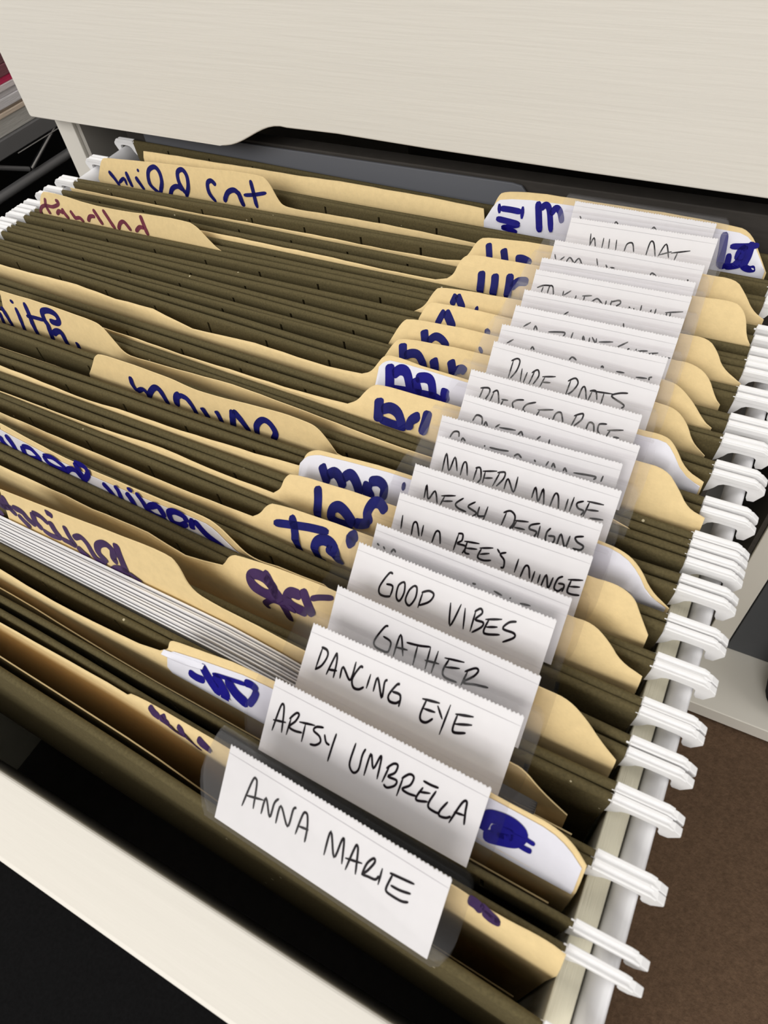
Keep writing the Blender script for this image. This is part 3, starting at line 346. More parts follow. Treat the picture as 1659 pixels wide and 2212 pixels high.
13:{'f': (425.1,411.43,1.12),'b': (427.14,420.28,0.83),'lab': (254.64,412.15,-0.0469,0.7225),'ink': [[(237.85,5.64),(238.14,9.98)],[(237.54,9.68),(239.11,10.54),(240.06,10.03),(239.78,7.85),(238.51,5.79)],[(241.21,8.69),(241.59,5.65)],[(242.99,8.2),(242.54,5.61)],[(244.18,5.52),(244.98,8.8)],[(244.24,8.29),(245.71,9.31),(246.45,8.07),(245.43,5.9)],[(247.48,8.12),(251.22,8.95)],[(248.25,8.12),(247.52,5.77)],[(247.9,6.92),(250.23,7.33)],[(255.21,5.55),(255.58,9.05)],[(254.83,8.71),(256.61,9.79),(257.7,8.83),(256.79,6.89),(255.41,5.6)],[(258.84,5.8),(259.17,8.13),(259.96,8.31),(261.17,5.82)],[(261.63,5.86),(262.03,7.92)],[(261.38,7.94),(262.95,8.3),(263.93,6.46)],[(261.36,8.01),(267.64,8.69)],[(265.27,8.32),(265.24,5.91)],[(271.37,9.72),(269.1,9.2),(267.43,8.14),(271.15,7.07),(270.78,6.19)]],'top': [(3.0,-7.0),(192.95,-7.0),(194.95,-0.95),(195.21,-0.51),(195.64,0.21),(196.07,0.97),(196.65,1.99),(197.22,2.86),(197.8,3.6),(198.38,4.2),(198.97,4.67),(201.28,5.11),(205.28,5.53),(210.9,5.92),(218.03,6.27),(226.74,6.49),(236.88,6.59),(248.28,6.57),(260.78,6.44),(270.14,6.34),(276.67,6.29),(280.56,6.26),(281.94,6.27),(283.23,6.12),(284.42,5.82),(285.51,5.35),(286.52,4.74),(287.44,4.05),(288.27,3.3),(289.02,2.48),(289.68,1.6),(290.43,0.8),(291.28,0.09),(292.23,-0.9),(293.27,-1.8),(294.05,-2.48),(294.58,-2.94),(294.84,-3.16)],'lean': 0.723,'y': [(0,426.27),(40,424.89),(80,423.51),(110,422.48),(140,421.44),(150,421.1),(170,420.38),(200,419.3),(225,418.38),(227,418.31),(250,417.46),(287,416.07),(289,415.99),(298,415.65)],'mrk': [(3,[(200.84,4.15),(201.31,2.48),(202.14,0.15)]),(2.4,[(202.2,1.11),(204.52,2.29),(207.2,2.13),(210.23,-0.86)]),(3,[(211.96,2.52),(212.91,0.96),(213.61,-1.6)]),(2.8,[(217.76,3.36),(218.74,1.71),(219.88,-0.59)]),(2.4,[(220.19,1.09),(221.96,1.93),(223.4,1.31)])]},
14:{'f': (428.86,422.0,0.83),'b': (434.08,427.29,1.12),'lab': (253.98,422.03,0.0329,0.7294),'ink': [[(233.12,8.94),(234.85,10.08)],[(240.53,8.65),(240.86,9.28),(241.61,8.69)],[(252.14,8.12),(252.83,8.91),(254.19,8.4)],[(261.32,7.92),(261.6,8.31),(262.12,7.95)],[(265.68,7.81),(267.96,7.87)],[(271.22,7.48),(274.21,7.71)],[(274.87,7.38),(274.72,7.97),(275.43,8.24)]],'top': [(3.0,-7.0),(190.78,-7.0),(192.78,-1.47),(193.14,-0.83),(193.74,0.26),(194.31,1.38),(195.05,2.88),(195.77,4.09),(196.46,5.02),(197.14,5.67),(197.79,6.05),(200.19,6.39),(204.31,6.69),(210.08,6.94),(217.38,7.15),(226.25,7.27),(236.52,7.32),(248.05,7.3),(260.67,7.21),(270.01,7.13),(276.39,7.06),(280.0,7.0),(280.96,6.94),(281.98,6.73),(283.06,6.37),(284.19,5.86),(285.39,5.2),(286.57,4.47),(287.74,3.68),(288.89,2.82),(290.04,1.89),(291.06,1.13),(291.94,0.53),(292.69,0.11),(293.32,-0.23),(293.79,-0.55),(294.1,-0.76),(294.26,-0.87)],'lean': 0.729,'y': [(0,431.32),(40,430.41),(80,429.49),(110,428.8),(140,428.12),(150,427.89),(170,427.41),(200,426.69),(225,426.09),(227,426.04),(250,425.48),(287,424.59),(289,424.55),(298,424.33)],'mrk': [(2.8,[(204.63,4.74),(205.21,3.31),(206.12,1.35)]),(2.2,[(206.62,1.91),(208.71,3.73),(211.22,3.49),(213.81,1.87)]),(2.2,[(224.9,3.78),(224.23,2.96)])]},
15:{'f': (437.09,430.3,1.12),'b': (439.05,439.43,1.12),'lab': (254.46,430.02,0.0159,0.8558),'ink': [[(234.84,8.74),(236.75,9.96)],[(238.17,8.47),(238.4,9.36),(239.25,8.6)],[(242.62,8.71),(247.23,9.3),(247.26,8.42)],[(249.77,9.76),(249.64,8.39)],[(253.01,8.43),(252.97,9.33),(253.68,8.43)],[(254.86,9.39),(255.07,8.09)],[(255.45,9.59),(257.1,8.25)],[(256.8,9.53),(257.12,8.18)],[(257.74,8.85),(261.65,9.48)],[(262.93,8.46),(265.69,10.13)],[(266.18,8.23),(266.35,8.75),(267.03,8.14)],[(268.46,9.1),(268.39,8.04)],[(269.05,8.7),(271.62,9.13)],[(270.92,8.29),(274.52,9.18)],[(273.9,8.2),(278.05,8.67)]],'top': [(3.0,-7.0),(196.81,-7.0),(198.81,2.18),(198.91,2.41),(199.11,2.87),(199.41,3.56),(199.81,4.48),(200.24,5.22),(200.72,5.8),(201.23,6.19),(201.78,6.42),(203.83,6.61),(207.36,6.77),(212.3,6.9),(218.6,6.99),(226.71,6.99),(236.48,6.91),(247.75,6.74),(260.34,6.51),(269.75,6.36),(276.28,6.3),(280.1,6.32),(281.34,6.42),(282.63,6.39),(283.97,6.22),(285.36,5.92),(286.8,5.49),(288.12,4.9),(289.3,4.15),(290.37,3.24),(291.3,2.17),(292.12,1.29),(292.81,0.61),(293.37,0.12),(293.81,-0.29),(294.15,-0.67),(294.37,-0.92),(294.48,-1.05)],'lean': 0.856,'y': [(0,438.07),(40,437.64),(80,437.21),(110,436.88),(140,436.56),(150,436.45),(170,436.21),(200,435.84),(225,435.52),(227,435.49),(250,435.19),(287,434.68),(289,434.65),(298,434.52)],'mrk': [(2.2,[(207.22,5.46),(206.34,3.74),(205.53,1.34)]),(2.6,[(207.41,5.38),(209.31,3.78),(211.55,1.66)]),(2.2,[(223.21,3.62),(222.64,2.19)])]},
16:{'f': (442.24,442.62,1.12),'b': (447.32,450.9,1.12),'lab': (254.1,441.3,0.0308,0.6628),'ink': [[(244.31,8.81),(245.44,9.63)],[(261.96,9.43),(262.35,8.57)]],'top': [(3.0,-7.0),(185.63,-7.0),(193.73,-0.79),(193.98,-0.62),(194.48,-0.26),(195.18,0.17),(196.01,0.63),(196.78,1.25),(197.49,2.03),(198.12,2.97),(198.69,4.06),(199.23,4.98),(199.74,5.71),(200.21,6.27),(200.66,6.65),(201.77,6.96),(203.55,7.2),(205.97,7.36),(209.03,7.46),(212.26,7.57),(215.65,7.68),(219.2,7.79),(222.9,7.92),(229.05,8.0),(237.5,8.03),(248.06,8.02),(260.52,7.97),(270.01,7.93),(276.82,7.89),(281.1,7.87),(282.97,7.87),(284.58,7.71),(285.95,7.39),(287.07,6.92),(287.95,6.3),(288.77,5.63),(289.54,4.89),(290.26,4.09),(290.92,3.23),(291.8,2.41),(292.9,1.64),(294.22,0.91),(295.75,0.22),(296.91,-0.46),(297.69,-0.99),(298.08,-1.25)],'lean': 0.663,'y': [(0,444.17),(40,444.23),(80,444.26),(110,444.26),(140,444.24),(170,444.21),(188,444.19),(200,444.31),(225,444.6),(227,444.62),(250,444.9),(287,445.4),(289,445.42),(298,445.55)],'mrk': [(2.2,[(207.72,6.34),(207.25,5.03),(206.72,3.33)]),(2.4,[(207.91,6.24),(209.09,4.95),(211.01,2.77)]),(1.8,[(214.88,3.52),(216.07,3.34)])]},
17:{'f': (450.74,454.31,1.12),'b': (453.9,456.6,1.12),'lab': (253.74,452.51,0.022,0.663),'ink': [[(231.82,8.49),(233.78,9.36),(236.16,9.63)],[(233.73,9.04),(233.51,7.57)],[(235.49,7.59),(235.73,9.45),(236.72,9.4),(237.54,7.51)],[(240.48,7.64),(240.38,8.97)],[(240.74,7.87),(242.68,9.31)],[(244.56,8.44),(244.61,7.29)],[(246.44,8.53),(249.35,9.05)],[(247.21,8.65),(247.18,7.49)],[(249.76,7.58),(251.17,8.56),(253.02,7.55)],[(253.98,8.53),(254.07,7.33)],[(255.61,8.78),(255.47,7.32)],[(255.43,8.37),(257.71,9.1),(258.27,8.43),(256.93,7.39)],[(261.04,8.11),(261.53,7.62)],[(262.43,7.38),(262.67,7.98)],[(264.55,9.02),(264.64,7.54)],[(267.53,7.62),(267.64,8.39)],[(268.88,8.77),(268.92,7.47)],[(271.71,8.28),(276.57,9.24)],[(272.21,8.36),(272.2,7.32)],[(273.24,8.53),(273.32,7.5)]],'top': [(6.56,3.34),(6.68,3.59),(6.94,4.09),(7.32,4.84),(7.82,5.83),(8.41,6.7),(9.09,7.45),(9.86,8.08),(10.71,8.6),(13.42,8.81),(17.95,8.71),(24.24,8.3),(32.25,7.6),(41.16,7.2),(50.91,7.11),(61.4,7.3),(72.56,7.78),(81.05,8.01),(87.05,8.02),(90.7,7.8),(92.04,7.36),(93.3,6.83),(94.46,6.21),(95.53,5.51),(96.52,4.72),(97.51,3.95),(98.51,3.2),(99.51,2.47),(100.52,1.76),(101.28,1.23),(101.78,0.88),(102.04,0.7),(114.0,-7.0),(297.0,-8.0)],'lean': 0.25,'y': [(0,452.32),(40,452.74),(80,453.16),(110,453.48),(140,453.79),(150,453.9),(170,454.11),(200,454.42),(225,454.68),(227,454.7),(250,454.95),(287,455.34),(289,455.36),(298,455.45)],'mrk': [(1.2,[(10.96,6.33),(10.18,3.82),(10.53,2.01),(11.6,-0.11)]),(1.2,[(5.2,-0.69),(6.77,1.87),(9.92,3.23),(14.16,3.24),(18.1,4.7),(18.36,6.01),(16.98,6.01)]),(1.3,[(15.74,0.29),(17.58,2.04),(20.13,1.46)]),(1.3,[(19.81,3.46),(20.71,1.54),(22.56,-0.49)]),(1.3,[(24.67,3.2),(25.73,1.68),(27.17,-0.17)]),(1.2,[(26.86,0.36),(29.53,0.92),(31.29,-0.56)]),(1.3,[(34.09,0.1),(35.99,2.39),(39.06,2.82)]),(1.4,[(38.74,5.67),(40.52,3.21),(42.6,0.04)]),(1.4,[(44.44,6.27),(46.58,3.34),(49.26,-0.72)]),(1.3,[(51.14,-0.61),(52.88,2.08),(55.46,2.99),(58.38,-0.0)]),(1.3,[(60.91,0.02),(63.55,2.2),(66.04,2.21)]),(1.5,[(65.16,7.02),(66.04,3.99),(67.43,-0.5)])]},
18:{'f': (458.34,461.03,1.12),'b': (465.93,466.84,1.12),'lab': (253.28,459.36,0.0384,0.6866),'top': [(3.0,0.78),(91.6,0.78),(135.04,0.7),(173.13,0.24),(193.46,0.16),(197.62,1.15),(197.76,1.25),(198.04,1.45),(198.45,1.75),(198.99,2.15),(199.46,2.63),(199.84,3.2),(200.15,3.84),(200.37,4.58),(200.63,5.26),(200.93,5.9),(201.25,6.5),(201.61,7.05),(202.05,7.52),(202.58,7.92),(203.19,8.25),(203.89,8.5),(205.78,8.68),(208.86,8.82),(213.09,8.89),(218.42,8.9),(225.84,8.86),(235.2,8.75),(246.34,8.6),(259.07,8.4),(269.06,8.31),(276.54,8.33),(281.67,8.45),(284.57,8.67),(286.93,8.74),(288.76,8.66),(290.08,8.44),(290.88,8.06),(291.6,7.64),(292.23,7.19),(292.77,6.68),(293.22,6.14),(293.65,5.5),(294.07,4.77),(294.47,3.94),(294.86,3.02),(295.26,2.2),(295.69,1.49),(296.13,0.89),(296.6,0.4),(296.95,0.03),(297.19,-0.32),(297.31,-0.51)],'lean': 0.687,'y': [(0,461.07),(40,460.96),(80,460.88),(92,460.86),(110,461.01),(135,461.22),(140,461.26),(170,461.51),(174,461.55),(194,461.71),(200,461.81),(225,462.19),(227,462.22),(250,462.55),(287,463.07),(289,463.1),(298,463.22)],'mrk': [(2.8,[(209.58,5.13),(210.17,2.57),(210.62,-1.52)]),(2.8,[(214.46,5.07),(215.1,2.41),(215.21,-1.63)]),(2.8,[(219.67,5.8),(220.13,2.77),(220.4,-1.4)]),(2.6,[(220.86,2.0),(223.0,4.05),(226.39,4.55)])]},
19:{'f': (471.2,472.1,1.12),'b': (478.87,485.52,1.12),'lab': (253.82,470.7,0.0044,0.6153),'ink': [[(231.26,9.33),(231.98,7.98)],[(233.41,7.95),(234.69,9.09)],[(235.59,7.78),(236.5,9.11),(238.22,7.87)],[(238.31,7.79),(239.45,9.29),(240.94,7.83)],[(245.1,10.1),(245.99,8.33)],[(248.42,8.93),(249.26,8.15)],[(250.03,8.45),(251.47,8.48)],[(262.78,8.25),(263.21,8.92),(264.62,8.39)],[(273.9,8.79),(274.47,8.69)]],'top': [(3.0,-0.2),(76.05,-0.2),(124.06,0.27),(166.77,0.08),(191.47,0.23),(197.59,1.07),(197.74,1.19),(198.06,1.44),(198.54,1.81),(199.17,2.3),(199.77,2.93),(200.34,3.71),(200.88,4.63),(201.39,5.69),(201.97,6.58),(202.61,7.3),(203.31,7.86),(204.07,8.25),(206.13,8.58),(209.48,8.83),(214.07,9.03),(219.86,9.15),(227.52,9.17),(236.93,9.07),(247.95,8.86),(260.42,8.55),(270.07,8.36),(277.13,8.27),(281.74,8.28),(284.01,8.4),(285.96,8.27),(287.58,7.92),(288.89,7.33),(289.9,6.5),(290.86,5.65),(291.8,4.78),(292.7,3.89),(293.57,2.97),(294.48,2.18),(295.42,1.5),(296.4,0.94),(297.41,0.5),(298.17,0.18),(298.68,-0.05),(298.93,-0.2)],'lean': 0.615,'y': [(0,473.81),(40,473.65),(78,473.39),(80,473.4),(110,473.56),(125,473.64),(140,473.72),(167,473.86),(170,473.88),(192,474.0),(200,474.17),(225,474.72),(227,474.77),(250,475.32),(287,476.27),(289,476.33),(298,476.58)],'mrk': [(2.4,[(206.65,7.32),(207.36,5.32),(208.3,2.53)]),(2.6,[(212.34,6.49),(213.16,4.77),(214.2,2.28)]),(2.4,[(217.39,4.16),(219.61,4.59),(223.17,3.78)])]},
20:{'f': (481.21,487.86,1.12),'b': (500.3,495.26,0.99),'lab': (254.54,485.62,0.0248,0.6663),'ink': [[(238.77,9.56),(239.41,6.28)],[(239.38,6.38),(240.16,8.54),(241.38,6.24)],[(243.37,8.93),(243.58,6.23)],[(245.3,8.93),(245.82,6.23)],[(247.67,8.98),(248.24,6.2)],[(251.06,6.32),(251.37,8.26),(252.98,8.69),(254.19,6.49)],[(258.26,5.92),(258.47,9.61),(259.65,9.52),(261.25,6.31)],[(262.13,6.43),(263.55,9.77),(265.51,6.4)],[(262.38,6.83),(265.88,8.12)],[(265.74,7.74),(271.42,9.02)],[(267.74,7.99),(267.39,6.09)]],'top': [(6.1,-2.25),(6.55,-1.64),(7.45,-0.42),(8.39,1.19),(9.48,3.25),(10.5,4.86),(11.46,6.04),(12.36,6.79),(13.2,7.13),(16.99,7.52),(23.64,7.97),(33.0,8.47),(44.87,9.0),(56.19,9.5),(66.98,9.97),(77.28,10.4),(87.12,10.81),(94.61,10.98),(99.88,10.92),(103.04,10.65),(104.14,10.14),(105.2,9.39),(106.24,8.4),(107.26,7.14),(108.25,5.63),(109.16,4.36),(109.97,3.31),(110.7,2.51),(111.34,1.94),(112.22,1.49),(113.34,1.16),(114.7,0.96),(116.3,0.88),(117.49,0.81),(118.28,0.77),(118.68,0.75),(159.51,1.14),(197.44,0.26),(216.0,-7.0),(297.0,-8.0)],'lean': 0.25,'y': [(0,488.41),(40,488.01),(80,487.75),(110,487.66),(119,487.65),(140,487.72),(159,487.82),(170,487.81),(198,487.86),(200,487.93),(225,488.73),(227,488.79),(250,489.44),(287,490.34),(289,490.38),(298,490.57)],'mrk': [(1.6,[(14.65,2.16),(17.2,-0.45),(19.0,-4.1)]),(1.6,[(25.7,3.34),(26.77,-0.36),(27.24,-3.31)]),(1.2,[(19.27,-2.53),(23.59,0.23),(23.99,-2.93)]),(1.6,[(31.22,1.95),(32.91,-0.54),(34.53,-3.52)]),(1.2,[(32.95,4.98),(34.22,4.58)]),(1.6,[(43.87,-3.83),(39.95,-1.0),(39.09,2.2),(40.32,5.7),(44.05,7.43),(46.52,5.54),(46.79,1.32),(43.87,-3.83)]),(1.6,[(49.02,-5.2),(52.2,-0.45),(55.89,1.2),(59.22,-0.24)]),(1.6,[(60.54,-2.14),(57.29,2.67),(57.2,6.85),(60.14,8.29),(62.23,6.03),(62.0,1.45),(59.41,-2.94)]),(2,[(76.44,-2.6),(73.55,1.15),(73.47,4.76),(75.71,5.94),(77.94,4.44)]),(1.7,[(81.26,-1.85),(83.79,2.34),(87.48,3.9),(90.19,2.48)]),(1.8,[(89.42,3.8),(90.66,0.75),(91.54,-2.28)]),(2,[(96.62,8.93),(97.67,4.36),(98.74,-1.74)]),(1.2,[(92.39,2.6),(98.04,3.53),(104.36,5.08)])]},
21:{'f': (502.35,497.31,0.99),'b': (521.8,512.26,1.0),'lab': (252.37,496.94,-0.0179,0.5421),'ink': [[(231.57,9.04),(232.31,8.31)],[(244.01,8.39),(244.4,9.11),(245.35,8.48)],[(256.73,8.67),(257.2,9.39),(258.13,8.77)]],'top': [(20.36,3.37),(67.02,3.5),(108.95,3.49),(133.93,3.64),(164.19,3.61),(193.41,3.38),(194.64,-1.04),(194.79,-0.8),(195.09,-0.33),(195.48,0.29),(195.93,1.01),(196.36,1.89),(196.76,2.93),(197.15,4.14),(197.51,5.51),(197.91,6.65),(198.33,7.57),(198.79,8.26),(199.27,8.74),(200.56,9.18),(202.65,9.58),(205.51,9.93),(209.14,10.24),(216.5,10.46),(227.34,10.6),(241.35,10.65),(258.13,10.63),(270.54,10.5),(279.04,10.28),(283.92,9.95),(285.34,9.53),(286.74,8.82),(288.11,7.84),(289.46,6.57),(290.79,5.03),(291.96,3.65),(292.98,2.45),(293.84,1.42),(294.54,0.56),(295.07,-0.11),(295.43,-0.68),(295.61,-0.96)],'lean': 0.542,'y': [(0,506.47),(21,506.06),(40,506.05),(67,506.01),(80,506.1),(109,506.28),(110,506.29),(134,506.57),(140,506.43),(164,505.87),(170,505.62),(193,504.68),(200,504.56),(225,504.16),(227,504.13),(250,503.75),(287,503.13),(289,503.1),(298,502.94)],'mrk': [(1.2,[(199.41,5.87),(200.15,2.98)]),(1.2,[(208.73,6.23),(209.19,2.48)]),(2,[(200.13,4.54),(204.19,4.65),(208.64,4.53)]),(2,[(199.26,1.28),(204.01,1.06),(208.92,0.73)]),(2,[(208.92,0.73),(205.8,-0.36),(201.72,-1.47)]),(2,[(201.72,-1.47),(204.75,-1.86),(208.14,-2.37)]),(2.6,[(214.07,8.44),(215.44,4.17),(217.02,-0.72)]),(2.2,[(215.57,6.28),(217.12,7.73),(218.9,6.44),(221.25,0.05)]),(2.2,[(219.62,5.15),(221.12,7.28),(222.94,6.42),(224.55,3.32)]),(2.6,[(279.24,8.47),(280.22,3.98),(281.01,-1.69)]),(2,[(280.68,-1.59),(282.99,-0.21),(282.64,3.05)]),(2.4,[(288.32,7.12),(288.52,3.32),(288.21,0.41),(290.1,-0.43),(291.91,0.23)]),(1.4,[(282.22,4.93),(286.62,5.59),(290.72,6.46)]),(2,[(285.57,1.56),(285.54,3.89),(286.81,5.11),(286.48,2.22),(285.08,-0.29)]),(1.8,[(282.52,-1.19),(285.87,0.04),(288.05,1.95)])],'stk': [(194.43,-0.32),(195.27,1.24),(196.83,4.19),(198.19,6.07),(199.38,6.93),(203.81,7.7),(211.36,8.37),(233.21,8.83),(266.77,9.05),(283.74,8.79),(286.55,8.06),(289.08,6.44),(291.37,3.92),(293.13,1.95),(294.34,0.53),(294.95,-0.24)]},
}


# ------------------------------------------------------------------ hook pieces (one mesh per side, shared)
def hook_mesh(sgn):
    X = (lambda x: x) if sgn == 1 else (lambda x: 298 - x)
    o = [(297.0, -0.35), (308.6, -0.35), (309.5, -0.7), (311.0, -2.1), (311.1, -3.1), (309.5, -6.3), (307.9, -6.6), (307.4, -5.6), (307.3, -4.5),
         (307.2, -3.5), (306.6, -3.0), (305.6, -2.85), (302.6, -2.85), (301.2, -3.1), (300.2, -3.8), (299.4, -5.2), (298.3, -6.6), (297.0, -7.8)]
    b = MB()
    b.prism([(X(p[0]), p[1]) for p in o], lambda p, y: (p[0], y, p[1]), -0.8, 0.8)
    rib = [(297.75, 0.1), (308.2, 0.1), (309.4, -0.6), (309.4, -1.5), (297.75, -1.5)]       # moulded rib along the top
    b.prism([(X(p[0]), p[1]) for p in rib], lambda p, y: (p[0], y, p[1]), -1.05, -0.55)
    rib = [(297.75, 0.25), (307.6, 0.25), (308.8, -0.4), (308.8, -1.2), (297.75, -1.2)]
    b.prism([(X(p[0]), p[1]) for p in rib], lambda p, y: (p[0], y, p[1]), 0.25, 1.05)
    ob = b.build('hanger_hook', HOOK, None, bevel=0.16)
    me = ob.data
    bpy.data.objects.remove(ob)
    return me
HOOKS = {1: hook_mesh(1), -1: hook_mesh(-1)}

def add_hook(parent, sgn, y):
    o = bpy.data.objects.new('hanger_hook', HOOKS[sgn])
    COL.objects.link(o)
    o.parent = parent
    o.location = (0, y * S, 0)
    bv = o.modifiers.new('edge', 'BEVEL')
    bv.width = 0.16 * S
    bv.segments = 2
    bv.limit_method = 'ANGLE'

# ------------------------------------------------------------------ hanging folder flap: folded-over hem round the bar, slotted face, sheet below
def flap(name, spec, ybot, slot0, pitch, parent, ph, bow=0.0):
    y0, y1, r = spec
    xs = [0.4 + 8 * k for k in range(38)]
    xs[-1] = 297.6
    rings = []
    slots = [slot0 + pitch * k for k in range(12) if 10 < slot0 + pitch * k < 286]
    marks = [(x, 0) for x in xs if all(abs(x - s) > 1.4 for s in slots)]
    for s in slots:
        marks += [(s - 0.46, 0), (s - 0.45, 1), (s + 0.45, 1), (s + 0.46, 0)]
    marks.sort()
    for x, cut in marks:
        yc = y0 + (y1 - y0) * x / 298 + 0.16 * math.sin(x / 34 + ph) + 0.08 * math.sin(x / 11 + 2 * ph)
        z = 0.14 * math.sin(x / 47 + 1.7 * ph)
        yb = lambda zz: yc + (ybot - yc) * (-zz / 236) - bow * math.sin(math.pi * min(max(-zz - 1.5, 0) / 150, 1))
        f = -r if not cut else r * 0.72
        P = [(-r, -1.1), (-r, -1.8), (f, -1.8), (f, -10), (-r, -10), (-r, -12.6), (-0.22, -14.2)]
        ring = [(x, yc + r * math.cos(a), z - r + r * math.sin(a)) for a in [math.pi * t / 6 for t in range(7)]]
        ring = ring[:-1]
        xi = min(max(x, 1.2), 296.8)
        ring += [(x if zz > -4 else xi, yb(zz) + o, zz) for o, zz in P]
        low = (-24, -36, -52, -75, -100)
        ring += [(xi, yb(q) - 0.2, q) for q in low] + [(xi, ybot - 0.2, -236), (xi, ybot + 0.2, -236)] + [(xi, yb(q) + 0.2, q) for q in low[::-1]] + [(xi, yb(-14.2) + 0.22, -14.2), (xi, yb(-12.6) + r, -12.6)]
        rings.append(ring)
    b = MB()
    b.loft(rings)
    return b.build(name, OLIVE, parent, smooth_angle=40)

ORD = {1: 'frontmost', 2: 'second', 3: 'third', 4: 'fourth', 5: 'fifth', 6: 'sixth', 7: 'seventh', 8: 'eighth', 9: 'ninth', 10: 'tenth', 11: 'eleventh', 12: 'twelfth', 13: 'thirteenth', 14: 'fourteenth',
       15: 'fifteenth', 16: 'sixteenth', 17: 'seventeenth', 18: 'eighteenth', 19: 'nineteenth', 20: 'twentieth', 21: 'rearmost'}
NOTE = {1: 'its big clear label tab nearest the drawer front', 2: 'curled white sticker behind its label', 3: 'stuffed with white papers on the left',
        4: 'its label a single six-letter word', 5: 'with a two-word label starting with G', 6: 'its label almost hidden behind the next', 7: 'with a three-word label starting with L',
        8: 'label ending in DESIGNS', 9: 'holding the manila folder marked mouse', 10: 'holding slanting blue cursive left tab',
        11: 'only tips of label writing showing', 12: 'label ending in OSE', 13: 'with a two-word label ending in TS', 14: 'with small pen tips showing on its label',
        15: 'with a row of pen tips along its label', 16: 'with a nearly blank label strip', 17: 'holding the maroon-lettered manila folder', 18: 'with a blank strip of label showing',
        19: 'with low pen loops on its label', 20: 'its label showing the tops of two short words', 21: 'under the upper drawer front'}
MNOTE = {1: 'manila folder with purple lettering under its top edge, nearest the drawer front', 2: 'manila folder with a curling white sticker lettered in bright blue', 3: 'manila folder with a tall left tab lettered purple, behind the white papers',
         4: 'manila folder whose right tab shows purple letters ga', 5: 'manila folder with a long white sticker on its left tab, bright blue cursive', 6: 'manila folder whose right tab starts with a crossed blue letter t',
         7: 'manila folder whose right tab shows blue letters l and o', 8: 'manila folder with greyish white sticker on its right tab, blue letters mo', 9: 'manila folder with a centre tab lettered mouse in blue',
         10: 'manila folder with slanting blue cursive on its left tab, behind the mouse tab', 11: 'manila folder whose right tab shows thick blue letters bd', 12: 'manila folder with crumpled white sticker, thick blue letters bn',
         13: 'manila folder whose right tab shows blue letters bu, behind the crumpled sticker', 14: 'manila folder whose right tab shows one blue letter b and a dot', 15: 'manila folder with right tab showing a blue peak, front one of two such',
         16: 'manila folder with right tab showing a blue peak, rear one of two such', 17: 'manila folder with bent left tab lettered in faded maroon', 18: 'manila folder whose right tab shows three thick blue upright strokes',
         19: 'manila folder whose right tab shows two blue uprights near the back', 20: 'manila folder with a long left tab lettered in blue, rearmost left tab', 21: 'rearmost manila folder with white sticker and sideways blue letters'}
SHORT = {i: ('rearmost' if i == 21 else ORD[i] if i == 1 else ORD[i] + ' from the front') for i in range(1, 22)}

